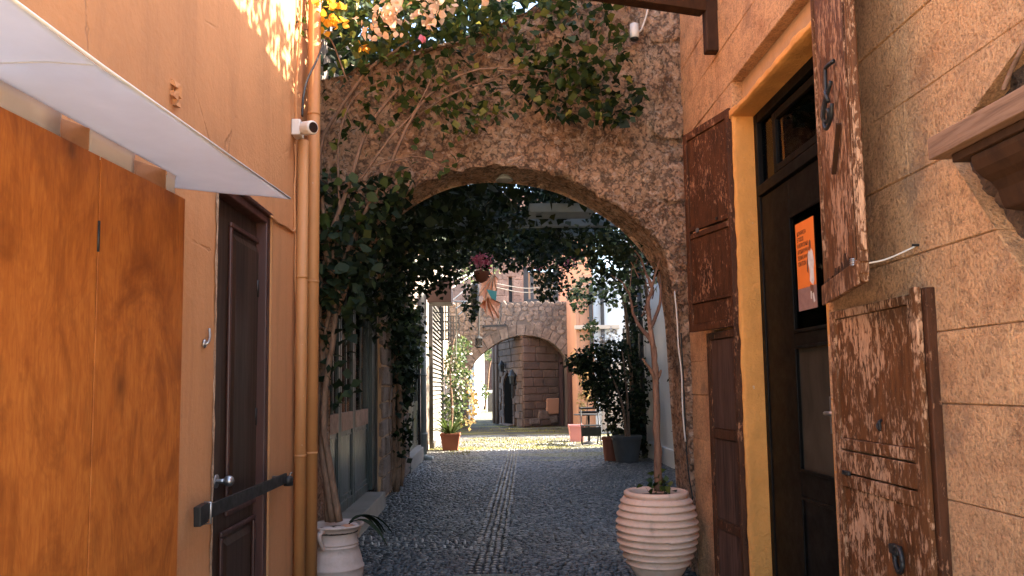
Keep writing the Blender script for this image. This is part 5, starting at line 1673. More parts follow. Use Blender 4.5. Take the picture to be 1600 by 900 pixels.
while z < min(zt_, UZ(380)):
    for (xa, xb) in ((UX(773), nx0-.03), (nx1+.03, wx0-.03)):
        x = xa
        while x < xb-.1:
            w = min(random.uniform(.3, .6), xb-x)
            MB().box(x+.012, x+w-.012, UY-.03, UY+.05, z+.012, z+.32).build('wall_stone', 'pinkstone', uh, .015); x += w
    z += .33
MB().box(nx0, nx1, UY+.3, UY+.34, UZ(474), nzt).build('window_dark', 'slat_dark', uh)
MB().box(nx0-.12, nx1+.12, UY-.05, UY+.1, nzt+.002, nzt+.18).build('window_lintel', 'pinkstone', uh, .01)
MB().box(wx0, wx1, UY+1.2, UY+1.25, UZ(478), wzt).build('loggia_back', 'cream', uh)
for px, w in ((819.5, .16), (824, .1), (831.5, .14), (859, .12), (869, .22)):
    MB().box(UX(px)-w/2, UX(px)+w/2, UY+.1, UY+.2, UZ(478), wzt).build('loggia_post', 'slat_dark', uh)
MB().bar((UX(822), UY+.06, UZ(470)), (UX(866), UY+.06, UZ(466)), .08, .1).build('loggia_rail', 'slat_dark', uh)
# string of wires
for i, (a, b_) in enumerate((((776, 443), (870, 446)), ((776, 449), (860, 453)), ((700, 472), (745, 471)), ((860, 455), (960, 430)))):
    A_, B_ = onY(*a, 20), onY(*b_, 19)
    m_ = A_.lerp(B_, .5)-Vector((0, 0, .1))
    tag(MB().tube(spline([A_, m_, B_], 12), .009, 5).build('overhead_wire', 'wire', smooth=True), ('upper pale wire strung before the loggia', 'lower pale wire strung before the loggia', 'pale wire strung beside the dark lantern', 'pale wire sagging into the vines on the right')[i], 'wire')

# =================================================================== POTS
c = Vector((onY(1025, 770, 5.40).x, 5.40, 0))
t = thing('ribbed_pot', 'large ribbed terracotta pot with a small tree at the foot of the right arch jamb', 'pot', c)
zr = onY(1025, 766, 5.40).z
k = zr/.70
prof = [(.105, 0.0), (.112, .01), (.118, .03), (.135, .06), (.165, .10), (.190, .135), (.205, .165)]
ribs = [(.180, .218), (.232, .240), (.283, .262), (.330, .274), (.378, .281), (.425, .284), (.475, .282), (.525, .276), (.575, .263), (.62, .247)]
for i, (z, r) in enumerate(ribs):
    prof += [(r-.010, z-.006), (r+.006, z-.004), (r+.013, z+.004), (r+.010, z+.012), (r-.004, z+.024), (r-.012, z+.036)]
prof += [(.222, .648), (.216, .656), (.224, .664), (.232, .676), (.230, .690), (.218, .699), (.200, .699), (.190, .688), (.186, .66), (.19, .60)]
MB().lathe([(r, z*k) for r, z in prof], c, 72, .006).build('pot_body', 'terracotta', t, smooth=True)
MB().tube([c+Vector((0, 0, .63*k)), c+Vector((0, 0, .652*k))], .196, 30).build('pot_soil', 'soil', t)
ph = onY(1084, 836, 5.30)
mb = MB()
P = [c+Vector((.275*math.cos(a), .285*math.sin(a), ph.z-.012+.006*(i/8)**2)) for i, a in enumerate([-1.5+.13*q for q in range(9)])]+[Vector((ph.x-.02, ph.y+.01, ph.z)), Vector((ph.x+.01, ph.y+.03, ph.z+.003))]
mb.tube(spline(P, 30), taper(.012, .016, 30), 8)
mb.build('pot_lug', 'terracotta', t, smooth=True)

c = Vector((onY(526, 815, 5.42).x, 5.42, 0))
jar = thing('clay_jar', 'pale clay jar with loop handles beside the orange drainpipe, holding the vine', 'jar', c)
zr = onY(526, 818, 5.42).z
k = zr/.52
prof = [(.13, 0), (.14, .01), (.165, .05), (.185, .12), (.190, .17), (.188, .195), (.195, .203), (.195, .213), (.186, .222), (.180, .26), (.166, .31), (.150, .352), (.156, .357), (.156, .364), (.148, .37), (.149, .376), (.156, .381), (.156, .387), (.147, .393),
        (.140, .425), (.144, .455), (.160, .488), (.180, .503), (.192, .508), (.195, .515), (.190, .522), (.178, .520), (.160, .505), (.15, .47)]
MB().lathe([(r, z*k) for r, z in prof], c, 56, .004).build('jar_body', 'jar', jar, smooth=True)
MB().tube([c+Vector((0, 0, .46*k)), c+Vector((0, 0, .478*k))], .152, 26).build('jar_soil', 'soil', jar)
for ang in (-1.95, .9):
    d = Vector((math.cos(ang), math.sin(ang), 0))
    P = [c+d*.165+Vector((0, 0, .49*k)), c+d*.20+Vector((0, 0, .488*k)), c+d*.212+Vector((0, 0, .465*k)), c+d*.196+Vector((0, 0, .42*k)), c+d*.165+Vector((0, 0, .375*k)), c+d*.158+Vector((0, 0, .365*k))]
    MB().tube(spline(P, 20), taper(.018, .013, 20), 8).build('jar_handle', 'jar', jar, smooth=True)
for i, (a, r, s) in enumerate(((-1.2, .11, .045), (-.5, .10, .05), (-2.0, .1, .04), (.3, .1, .05))):
    p = c+Vector((r*math.cos(a), r*math.sin(a), .495*k))
    mb = MB(); mb.sphere(p, s, 9, 6, (1.3, .9, .55))
    tag(mb.build('stone', 'peach' if i == 1 else 'jar', None, smooth=True), ('flat pale stone lying in the clay jar at its front', 'flat pinkish stone lying in the clay jar at its right rim', 'flat pale stone lying in the clay jar at its left rim', 'pale stone at the back of the clay jar')[i], 'stone')

def lathe_pot(name, label, px, py, D, w, h, taper_, mat, square=False, group=None):
    b_ = onZ(px, py, 0) if D is None else Vector((onY(px, py, D).x, D, 0))
    b_.z = 0
    t = thing(name, label, 'pot', b_, group)
    r = w/2
    if square:
        mb = MB()
        q = lambda s, z: [(b_.x+s*sx*r, b_.y+s*sy*r, z) for sx, sy in ((-1, -1), (1, -1), (1, 1), (-1, 1))]
        vs = q(taper_, 0)+q(.95, h*.86)+q(1, h*.865)+q(1, h)+q(.9, h)+q(.88, h*.88)
        fs = [(3, 2, 1, 0)]
        for l in range(5): fs += [(l*4+i, l*4+(i+1) % 4, (l+1)*4+(i+1) % 4, (l+1)*4+i) for i in range(4)]
        mb.add(vs, fs).build('pot_body', mat, t, .008)
    else:
        MB().lathe([(r*taper_, 0), (r*(taper_+.02), .01), (r*.95, h*.86), (r, h*.87), (r*1.02, h*.99), (r*.96, h), (r*.9, h*.98), (r*.88, h*.85)], b_, 28).build('pot_body', mat, t, smooth=False, bevel=.004)
    MB().box(b_.x-r*.6, b_.x+r*.6, b_.y-r*.6, b_.y+r*.6, h*.84, h*.88).build('pot_soil', 'soil', t)
    return t, b_
t, PA = lathe_pot('planter', 'square brown terracotta planter under the climber on the left', 704, 704, None, .46, .40, .72, 'darkterra', True)
t, PB = lathe_pot('planter', 'dark grey round planter under the big shrub on the right', 980, 722, None, .58, .50, .7, 'greypot')
t, PC = lathe_pot('planter', 'brown planter half hidden left of the dark grey planter', 957, 720, None, .40, .46, .75, 'darkterra')
t, PD = lathe_pot('planter', 'pink plastic planter beside the black folding chair', 901, 690, None, .40, .44, .78, 'pinkpot', True)

# folding chair and bistro table
cb = onZ(923, 696, 0)
t = thing('folding_chair', 'black folding chair standing on the lane beside the pink planter', 'chair', cb)
w = .46
for sx in (-1, 1):
    MB().tube([cb+Vector((sx*w/2, -.22, 0)), cb+Vector((sx*w/2*.9, .16, .86))], .016, 8).build('leg', 'black_iron', t, smooth=True)
    MB().tube([cb+Vector((sx*w/2*.86, .25, 0)), cb+Vector((sx*w/2*.86, -.20, .50))], .016, 8).build('leg', 'black_iron', t, smooth=True)
MB().box(cb.x-w/2, cb.x+w/2, cb.y-.24, cb.y+.18, .47, .50).build('seat', 'black_iron', t, .01)
mb = MB()
for a, b_ in ((.90, .96), (.80, .86)):
    P = [cb+Vector((w*.56*math.sin(u), .16+.05*math.cos(u), a)) for u in [-1.2+.3*i for i in range(9)]]
    mb.tube(P, .028, 8)
mb.build('backrest', 'black_iron', t, smooth=True)
MB().box(cb.x-w/2, cb.x+w/2, cb.y-.255, cb.y-.245, .24, .46).build('seat_apron', 'black_iron', t, .004)
tb = cb+Vector((.02, .42, 0))
t = thing('bistro_table', 'small black pedestal table behind the folding chair', 'table', tb)
MB().lathe([(.36, .72), (.38, .725), (.38, .74), (.36, .75)], tb, 28).build('table_top', 'black_iron', t)
MB().tube([tb+Vector((0, 0, .03)), tb+Vector((0, 0, .72))], .03, 10).build('pedestal', 'black_iron', t, smooth=True)
MB().lathe([(.22, 0), (.20, .03), (.05, .06), (.03, .08)], tb, 20).build('table_base', 'black_iron', t, smooth=True)

# =================================================================== VEGETATION
def px_leaves(poly, n, ylo, yhi):
    return np.array([tuple(onY(x, y, random.uniform(ylo, yhi))) for x, y in in_poly(poly, n) if math.hypot((x-822)/23, (y-10)/16) > 1])
NEAR = [big_leaf_mesh('vine_leaf', m, b_, f, w, i) for i, (m, b_, f, w) in enumerate((('leafA', .18, .10, 1.0), ('leafA', .35, .16, .9), ('leafA', .08, .05, 1.12), ('leafA', .3, .2, .8)))]
DARK = [big_leaf_mesh('vine_leaf', m, b_, f, w, i+9) for i, (m, b_, f, w) in enumerate((('leafB', .18, .10, 1.1), ('leafB', .35, .16, .95), ('leafB', .1, .05, 1.2)))]
BRACT = [big_leaf_mesh('bract', m, b_, f, w, i+20) for i, (m, b_, f, w) in enumerate((('petal', -.3, .14, 1.25), ('petal', .2, .2, 1.15)))]
BRACTY = [big_leaf_mesh('bract', m, b_, f, w, i+30) for i, (m, b_, f, w) in enumerate((('petalY', -.3, .14, 1.25), ('petalY', .2, .2, 1.15)))]

bv = thing('bougainvillea', 'bougainvillea with peach and yellow bracts climbing from the clay jar over the stone arch', 'climber', (jar.location.x, 5.4, .4))
def vstem(pts, r0, r1, parent=bv, m='stem', n=26, name='stem'):
    return MB().tube(spline([onY(x, y, d) for x, y, d in pts], n), taper(r0, r1, n), 7).build(name, m, parent, smooth=True)
Y = 5.42
for pts, a, b_ in (
    ([(520, 815, 5.44), (512, 760, 5.43), (503, 700, 5.43), (508, 640, 5.44), (505, 560, 5.45), (498, 470, 5.45), (512, 380, 5.42), (545, 290, 5.4), (570, 210, 5.42), (600, 165, 5.44), (622, 140, 5.45)], .030, .011),
    ([(530, 815, 5.42), (522, 770, 5.42), (514, 720, 5.42), (505, 660, 5.4), (512, 580, 5.4), (524, 500, 5.4), (515, 420, 5.42), (505, 330, 5.44), (500, 230, 5.44), (528, 175, 5.44), (575, 110, 5.42), (610, 85, 5.4), (648, 60, 5.38)], .028, .010),
    ([(512, 815, 5.46), (508, 740, 5.46), (500, 680, 5.46), (498, 600, 5.46), (508, 520, 5.46), (530, 430, 5.46), (560, 350, 5.44), (600, 280, 5.42), (640, 190, 5.42), (680, 140, 5.42), (740, 110, 5.4), (800, 108, 5.4), (860, 112, 5.4)], .022, .007),
    ([(525, 480, 5.44), (520, 400, 5.4), (530, 330, 5.4), (528, 240, 5.4), (536, 190, 5.4), (556, 150, 5.42), (600, 125, 5.4)], .013, .005),
    ([(625, 160, 5.5), (627, 130, 5.48), (645, 95, 5.46), (660, 78, 5.45), (664, 60, 5.4)], .016, .010),
    ([(655, 118, 5.5), (652, 95, 5.48), (640, 72, 5.46), (638, 62, 5.4)], .009, .005),
    ([(560, 285, 5.44), (610, 215, 5.42), (650, 170, 5.42), (690, 90, 5.4)], .009, .004),
    ([(640, 190, 5.5), (700, 150, 5.46), (780, 118, 5.44), (840, 70, 5.4)], .009, .004),
    ([(495, 80, 5.36), (515, 60, 5.32), (540, 120, 5.36), (546, 132, 5.4)], .008, .005),
    ([(610, 140, 5.45), (608, 100, 5.42), (614, 80, 5.4)], .006, .004),
    ([(580, 260, 5.4), (650, 245, 5.38), (700, 262, 5.34), (720, 250, 5.3)], .006, .003),
    ([(520, 50, 5.3), (470, 45, 5.15), (430, 35, 5.0), (416, 30, 4.95)], .006, .003)):
    vstem(pts, a, b_)
# leaf zones on the arch, in order of size in the picture
zA = [(485, 0), (760, -10), (780, 40), (700, 75), (655, 62), (620, 95), (560, 90), (520, 45), (495, 40)]
zTop = [(470, -60), (1000, -70), (1000, -5), (760, 10), (480, 5)]
zB = [(745, 20), (800, 0), (900, 0), (985, 40), (990, 90), (930, 130), (870, 120), (800, 90), (760, 60)]
zB2 = [(800, 80), (930, 90), (1000, 130), (1010, 165), (960, 200), (900, 190), (830, 175), (800, 130)]
zC = [(600, 120), (700, 90), (800, 110), (830, 170), (760, 195), (680, 200), (620, 180)]
zC2 = [(680, 165), (770, 150), (800, 180), (730, 215), (690, 210)]
zD = [(485, 258), (560, 270), (640, 265), (650, 300), (600, 340), (560, 365), (500, 350), (484, 300)]
zE = [(490, 340), (580, 350), (590, 420), (560, 500), (500, 490), (488, 420)]
zF = [(500, 490), (550, 490), (545, 560), (552, 615), (520, 640), (500, 600)]
zG = [(640, 215), (700, 200), (725, 260), (690, 290), (645, 265)]
put_leaves('leaf', NEAR, px_leaves(zA, 105, 5.15, 5.5), .082, bv, .5, .5)
put_leaves('leaf', NEAR, px_leaves(zB, 55, 5.2, 5.5), .085, bv, .5, .6)
put_leaves('leaf', NEAR, px_leaves(zC, 38, 5.35, 5.52), .062, bv, .4, .7)
put_leaves('leaf', NEAR, px_leaves(zD, 52, 5.25, 5.5), .085, bv, .5, .5)
put_leaves('leaf', NEAR, px_leaves(zG, 16, 5.3, 5.5), .07, bv, .4, .6)
put_leaves('leaf', NEAR, px_leaves([(418, 25), (470, 18), (478, 50), (450, 60), (425, 50)], 14, 4.95, 5.15), .06, bv, .4, .5)
put_leaves('leaf', NEAR, px_leaves([(535, 140), (640, 130), (650, 200), (560, 250), (520, 220)], 28, 5.38, 5.5), .055, bv, .4, .7)
bulk = np.concatenate([px_leaves(zA, 330, 5.2, 5.9), px_leaves([(500, 95), (620, 100), (760, 70), (740, 150), (600, 200), (520, 240)], 110, 5.38, 5.52), px_leaves(zTop, 420, 5.0, 5.9), px_leaves([(490, -20), (1010, -30), (960, 20), (760, 30), (640, 45), (500, 30)], 420, 5.25, 6.1), px_leaves([(540, 60), (640, 60), (700, 60), (780, 30), (700, 95), (600, 110)], 60, 5.3, 5.5), px_leaves(zB, 330, 5.25, 5.8), px_leaves(zB2, 280, 5.3, 5.56), px_leaves(zC, 120, 5.35, 5.54), px_leaves(zC2, 60, 5.4, 5.52)])
tag(leaf_cloud('foliage', bulk, .068, 'leafA', bv, .5, .5), kind='stuff')
bulk = np.concatenate([px_leaves(zB2, 110, 5.3, 5.56), px_leaves(zD, 190, 5.3, 5.62), px_leaves(zE, 290, 5.2, 5.62), px_leaves(zF, 60, 5.3, 5.5), px_leaves([(560, 330), (640, 300), (600, 380), (575, 440), (565, 400)], 120, 5.4, 5.9)])
tag(leaf_cloud('dark_foliage', bulk, .085, 'leafB', bv, .4, .6), kind='stuff')  # darker leaf colour paints the shade on this plant's lower leaves
put_leaves('leaf', DARK, px_leaves(zE, 30, 5.12, 5.3), .10, bv, .4, .7)
for zone, ms, n in (([(478, -15), (540, -10), (545, 30), (520, 45), (495, 30)], BRACTY, 70), ([(545, 20), (600, 8), (650, 5), (640, 40), (600, 55), (560, 65)], BRACT, 90), ([(640, -20), (690, -15), (695, 40), (670, 55), (650, 20)], BRACT, 60), ([(430, 20), (462, 22), (480, 45), (470, 52), (445, 40)], BRACT, 14), ([(556, 60), (572, 55), (570, 80), (558, 80)], BRACTY, 5), ([(700, 0), (780, -5), (760, 18), (700, 22)], BRACT, 12)):
    P = px_leaves(zone, max(2, n//4), 5.02, 5.25)
    P = np.concatenate([p+RNG.normal(0, .02, (4, 3)) for p in P])
    put_leaves('bract', ms, P, .052, bv, .3, .2)
p = onY(661, 58, 5.15)
put_leaves('bract', [big_leaf_mesh('bract', 'petalP', -.3, .15, 1.3, 77)], np.array([p]*4)+RNG.normal(0, .006, (4, 3)), .045, bv)
zUp = [(495, -45), (1005, -45), (960, 20), (800, 48), (700, 75), (640, 98), (545, 128), (500, 130)]
P = np.array([tuple(onY(x, y, random.uniform(6.2, 7.8))) for x, y in in_poly(zUp, 1500) if math.hypot((x-822)/22, (y-12)/14) > 1])
tag(leaf_cloud('back_foliage', P, .12, 'leafB', bv, .4, .5, loc=(0, 6.5, 4)), kind='stuff')
P = np.array([tuple(onY(x, y, random.uniform(5.3, 6.1))) for x, y in in_poly(zUp, 420) if math.hypot((x-822)/20, (y-12)/13) > 1])
tag(leaf_cloud('upper_foliage', P, .08, 'leafA', bv, .5, .5), kind='stuff')
# long leaves in the jar
for i in range(6):
    a = random.uniform(-.8, 1.2)
    d = Vector((math.cos(a), math.sin(a), 0)); b0 = c0_ = Vector((jar.location.x+.05, 5.42, .5)) + d*.05
    L_ = random.uniform(.22, .36)
    rows = []
    for q in range(9):
        u = q/8; pc = b0+d*L_*u+Vector((0, 0, .22*u-.34*u*u)); s = Vector((-d.y, d.x, 0))*.028*math.sin(math.pi*min(1, u*.9+.08))
        rows.append([pc-s, pc-Vector((0, 0, .008)), pc+s])
    MB().grid(rows).build('strap_leaf', 'leafB', bv, smooth=True, recalc=False)
# unseen roof plants over the eaves, added to cast leafy shadows
rv = thing('shadow_climber', 'unseen leafy climber added on the stone house roof edge to cast leaf shadows', 'climber', (RX+.1, 4, HR))
P = np.concatenate([blob((RX-.02, y, HR+random.uniform(-.05, .1)), (.35, .4, .28), 90) for y in np.arange(1.0, 6.2, .38)])
tag(leaf_cloud('foliage', P, .10, 'leafA', rv, .5, .4), kind='stuff')
MB().tube([(RX+.12, 1, HR+.02), (RX+.05, 3, HR+.04), (RX+.12, 6, HR+.02)], .025, 8).build('stem', 'stem', rv, smooth=True)

# ---- pergola over the alley
pg = thing('pergola', 'pale blue grey pergola beams across the alley behind the arch, buried in vines', 'pergola', (.9, 9, 3.6))
for y in (7.2, 9.4):
    MB().box(LX2-.1, RX2+.1, y-.05, y+.05, 3.50, 3.63).build('cross_beam', 'pergola', pg, .006)
for x in (-1.2, .9, 3.0):
    MB().box(x-.05, x+.05, 6.4, 9.9, 3.635, 3.75).build('long_beam', 'pergola', pg, .006)
a = onY(868, 326, 8.2)
MB().box(a.x-.3, onY(927, 326, 8.2).x, 8.15, 8.5, a.z-.05, a.z+.05).build('hanging_board', 'pergola', pg, .006)
a = onY(880, 362, 11); MB().box(a.x-.1, onY(928, 362, 11).x, 10.9, 11.1, a.z-.09, a.z+.10).build('hanging_board', 'pergola', pg, .006)
pv = thing('pergola_vine', 'dense dark vine roofing the alley behind the arch', 'vine', (.2, 9, 3.6))
n = 21000
P = np.stack([RNG.uniform(-1.5, 2.3, n), RNG.uniform(6.3, 14.2, n), RNG.uniform(3.36, 4.15, n)], 1)
P[:, 2] += (P[:, 1]-6.3)*.045
dens = np.array([mnoise.noise(Vector((x*1.3, y*1.1, 5))) for x, y in P[:, :2]])
P[:, 2] += dens*.22
keep = (dens > -.38) & (P[:, 0] < 1.2+1.0*RNG.random(n))
P = P[keep]
# hanging clumps along the lower edge and by the left wall
H_ = [blob(onY(px, py, d), (rx, .7, rz), nn) for px, py, d, rx, rz, nn in (
    (640, 400, 10.5, .55, .45, 500), (690, 415, 11.5, .5, .4, 420), (715, 392, 12.5, .4, .3, 260), (620, 350, 8.6, .45, .4, 520), (590, 430, 8.4, .28, .7, 420), (700, 350, 9, .6, .35, 420), (800, 395, 13.4, .5, .3, 260),
    (860, 415, 14.5, .45, .45, 300), (850, 450, 14.6, .22, .25, 120), (870, 440, 15, .3, .35, 160), (830, 350, 11, .5, .3, 260), (760, 330, 9, .5, .3, 260), (665, 300, 7.2, .4, .25, 300), (735, 470, 14, .16, .5, 150), (665, 430, 12, .35, .35, 260))]
P = np.concatenate([P]+H_)
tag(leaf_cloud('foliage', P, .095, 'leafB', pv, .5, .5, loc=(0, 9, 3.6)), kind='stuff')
near = px_leaves([(640, 300), (720, 272), (860, 272), (930, 310), (760, 330), (650, 350)], 90, 6.4, 7.4)
put_leaves('leaf', DARK, near, .10, pv, .5, .5)
for pts in ([(LX2+.12, 10.6, 0), (LX2+.16, 10.7, 1.2), (LX2+.1, 10.5, 2.4), (LX2+.3, 10.4, 3.4), (-.4, 9.6, 3.8)], [(LX2+.10, 11.2, 0), (LX2+.14, 11.0, 1.4), (LX2+.12, 11.3, 2.6), (LX2+.5, 11.5, 3.6)]):
    MB().tube(spline(pts, 24), taper(.05, .025, 24), 8).build('stem', 'stem', pv, smooth=True)
# sunlight painted as paler leaves over the right part and farther on
pl = thing('pale_vine', 'vine whose sunlight is painted as paler leaves, with a few red leaves at the upper right under the arch', 'vine', (2.5, 14, 3.5))
H_ = [blob(onY(px, py, d), (rx, .8, rz), nn) for px, py, d, rx, rz, nn in (
    (905, 385, 14.5, .7, .45, 420), (960, 400, 13, .55, .5, 380), (880, 345, 13.5, .7, .35, 330), (990, 370, 11, .5, .4, 320), (930, 330, 11, .6, .3, 260), (1010, 420, 10, .3, .35, 160), (920, 450, 16, .5, .35, 240), (850, 375, 16, .8, .35, 360),
    (800, 385, 18, .9, .3, 330), (960, 455, 14, .35, .3, 160), (740, 420, 19, .7, .3, 160), (905, 470, 16, .3, .25, 120))]
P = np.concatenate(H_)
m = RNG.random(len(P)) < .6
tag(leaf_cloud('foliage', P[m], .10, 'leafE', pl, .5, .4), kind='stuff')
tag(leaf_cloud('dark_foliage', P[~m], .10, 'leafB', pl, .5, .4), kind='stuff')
P = np.concatenate([blob(onY(px, py, 14), (.12, .1, .12), 14) for px, py in ((885, 410), (889, 402), (870, 388), (843, 416), (885, 395))])
tag(leaf_cloud('red_bracts', P, .07, 'petalP', pl, .3, .3), kind='stuff')
for pts in ([(2.9, 15, 0), (2.85, 14.9, 2), (2.6, 14.5, 3.4), (1.8, 13.5, 3.7)], [(3.05, 13.6, 0), (3.0, 13.5, 2.2), (2.7, 13.0, 3.6), (2.0, 12, 3.8)]):
    MB().tube(spline(pts, 24), taper(.045, .02, 24), 8).build('stem', 'stem', pl, smooth=True)

# ---- ivy on the left wall
iv = thing('wall_ivy', 'thick dark ivy on the left alley wall, sun on its top painted as paler leaves', 'ivy', (LX2, 11.2, 0))
P = np.concatenate([blob(onX(px, py, LX2+.16), (.2, ry, rz), nn) for px, py, ry, rz, nn in (
    (612, 330, .8, .8, 420), (615, 430, .8, .7, 480), (622, 500, .8, .6, 420), (628, 560, .8, .45, 380), (630, 600, .7, .35, 260), (640, 540, 1.0, .4, 240), (626, 650, .35, .4, 90), (624, 700, .3, .4, 60), (645, 500, .8, .4, 200))])
tag(leaf_cloud('foliage', P, .095, 'leafB', iv, .3, .7), kind='stuff')
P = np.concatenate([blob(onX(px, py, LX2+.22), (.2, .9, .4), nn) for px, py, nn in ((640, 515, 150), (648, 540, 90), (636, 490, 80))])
tag(leaf_cloud('sun_painted_foliage', P, .09, 'leafC', iv, .4, .6), kind='stuff')  # paler leaf colour paints sunlight onto part of the ivy
for dx, px in ((0, 620), (.1, 628), (.05, 614)):
    MB().tube(spline([onX(px-2, 760, LX2+.06), onX(px+3, 700, LX2+.1), onX(px, 640, LX2+.08), onX(px+4, 560, LX2+.1), onX(px-4, 420, LX2+.1)], 24), taper(.045, .02, 24), 8).build('stem', 'stem', iv, smooth=True)
# the bare twig tangle below the ivy
for i in range(14):
    y = random.uniform(10.3, 12.6)
    MB().tube(spline([(LX2+.05, y, 0), (LX2+.09, y+random.uniform(-.1, .1), .5), (LX2+.06, y+random.uniform(-.2, .2), 1.0), (LX2+.1, y+random.uniform(-.2, .2), 1.5)], 12), .008, 5).build('twig', 'stem', iv)

# ---- climber in the brown planter
cl = thing('potted_climber', 'sunlit climber with white flowers in the brown planter on the left', 'climber', (PA.x, PA.y, .35))
P = np.concatenate([blob(onY(px, py, 17.6+.1*i), (rx, .4, rz), nn) for i, (px, py, rx, rz, nn) in enumerate(((712, 560, .30, .35, 260), (716, 590, .36, .35, 320), (712, 625, .34, .3, 260), (722, 540, .25, .25, 130), (708, 650, .3, .25, 170)))])
tag(leaf_cloud('foliage', P, .085, 'leafC', cl, .4, .4), kind='stuff')
P = np.concatenate([blob(onY(px, py, 18.2), (rx, .4, rz), nn) for px, py, rx, rz, nn in ((737, 600, .12, .45, 70), (740, 635, .14, .3, 80), (732, 655, .2, .2, 50))])
tag(leaf_cloud('yellow_foliage', P, .09, 'leafD', cl, .4, .4), kind='stuff')
P = np.concatenate([blob(onY(px, py, 17.3), (.36, .3, .5), nn) for px, py, nn in ((712, 590, 60), (716, 560, 40), (706, 620, 30))])
o = leaf_cloud('white_flowers', P, .06, 'print_white', cl, .4, .2); tag(o, kind='stuff')
MB().tube(spline([(PA.x, PA.y, .3), (PA.x+.05, PA.y, 1.0), (PA.x, PA.y+.1, 1.9), (PA.x+.1, PA.y+.1, 2.6)], 16), taper(.03, .012, 16), 7).build('stem', 'stem', cl, smooth=True)
sv = thing('strap_plant', 'spiky strap-leaved plant in the brown planter at the foot of the climber', 'plant', (PA.x, PA.y, .36))
for i in range(46):
    a = random.uniform(0, 6.28); d = Vector((math.cos(a), math.sin(a), 0)); L_ = random.uniform(.25, .5); hgt = random.uniform(.15, .55)
    rows = []
    for q in range(6):
        u = q/5; pc = Vector((PA.x, PA.y, .35))+d*(.05+L_*u)+Vector((0, 0, hgt*(u*1.6-.8*u*u))); s = Vector((-d.y, d.x, 0))*.03*math.sin(math.pi*min(1, u*.92+.08))
        rows.append([pc-s, pc-Vector((0, 0, .01)), pc+s])
    MB().grid(rows).build('strap_leaf', 'leafC' if i % 4 == 0 else 'leafA', sv, smooth=True, recalc=False)

# ---- big dark shrub on the right and the ivy around the downpipes
sh_ = thing('potted_shrub', 'large dark leaning shrub in the grey planter on the right', 'shrub', (PB.x, PB.y, .45))
P = np.concatenate([blob(onY(px, py, 14.6+random.uniform(-.3, .5)), (rx, .45, rz), nn) for px, py, rx, rz, nn in (
    (925, 560, .42, .28, 560), (905, 568, .28, .22, 300), (930, 600, .3, .3, 260), (945, 590, .38, .35, 480), (960, 620, .36, .35, 420), (975, 570, .30, .5, 420), (970, 660, .34, .35, 420), (985, 690, .26, .25, 240), (960, 545, .3, .2, 220), (940, 620, .25, .25, 160), (995, 640, .2, .5, 260))])
tag(leaf_cloud('foliage', P, .085, 'leafB', sh_, .4, .6), kind='stuff')
for pts in ([(PB.x, PB.y, .42), (PB.x-.05, PB.y, 1.0), (PB.x-.25, PB.y, 1.6), (PB.x-.55, PB.y+.1, 1.95)], [(PB.x+.05, PB.y, .42), (PB.x+.05, PB.y+.1, 1.3), (PB.x-.02, PB.y+.1, 2.1)]):
    MB().tube(spline(pts, 16), taper(.03, .012, 16), 7).build('stem', 'stem', sh_, smooth=True)
iv2 = thing('pipe_ivy', 'column of dark ivy climbing the downpipes on the white house', 'ivy', (RX2-.15, 15.2, 0))
P = np.concatenate([blob(onX(px, py, RX2-.18), (.14, .5, .5), nn) for px, py, nn in ((984, 420, 220), (986, 470, 260), (985, 520, 260), (988, 570, 240), (992, 620, 240), (995, 670, 240), (1000, 700, 160), (1004, 600, 120), (1002, 500, 120))])
tag(leaf_cloud('foliage', P, .09, 'leafB', iv2, .3, .7), kind='stuff')
for px in (982, 988): MB().tube(spline([onX(px, 715, RX2-.06), onX(px+3, 600, RX2-.1), onX(px-2, 500, RX2-.07), onX(px, 420, RX2-.1)], 16), .022, 7).build('stem', 'stem', iv2, smooth=True)
# dry climber on the peach house corner
dv = thing('dry_climber', 'dry straw-coloured climber hanging on the peach house corner', 'climber', onY(918, 590, 22))
P = np.concatenate([blob(onY(px, py, 22.0), (.16, .2, .3), nn) for px, py, nn in ((905, 570, 60), (912, 590, 90), (916, 610, 90), (910, 625, 60), (895, 560, 30))])
tag(leaf_cloud('foliage', P, .10, 'leafD', dv, .3, .7), kind='stuff')
MB().tube(spline([onY(915, 680, 22), onY(918, 620, 22), onY(910, 570, 22)], 10), .02, 6).build('stem', 'stem', dv, smooth=True)
# hanging ivy just behind the right jamb
iv3 = thing('jamb_ivy', 'thin trailing ivy hanging on the white wall behind the right arch jamb', 'ivy', onY(1055, 480, 8.2))
P = []
for s in range(9):
    x0 = random.uniform(1046, 1072); 
    for i in range(46):
        py = random.uniform(470, 735)
        P.append(tuple(onY(x0+(py-470)*.035+random.gauss(0, 3.2), py, 8.0+random.uniform(-.15, .3))))
tag(leaf_cloud('foliage', np.array(P), .06, 'leafB', iv3, .2, .9), kind='stuff')
for x0 in (1050, 1056, 1062):
    MB().tube(spline([onY(x0, 380, 8.1), onY(x0+2, 480, 8.1), onY(x0+5, 600, 8.15), onY(x0+10, 735, 8.1)], 16), .007, 5).build('stem', 'stem', iv3)

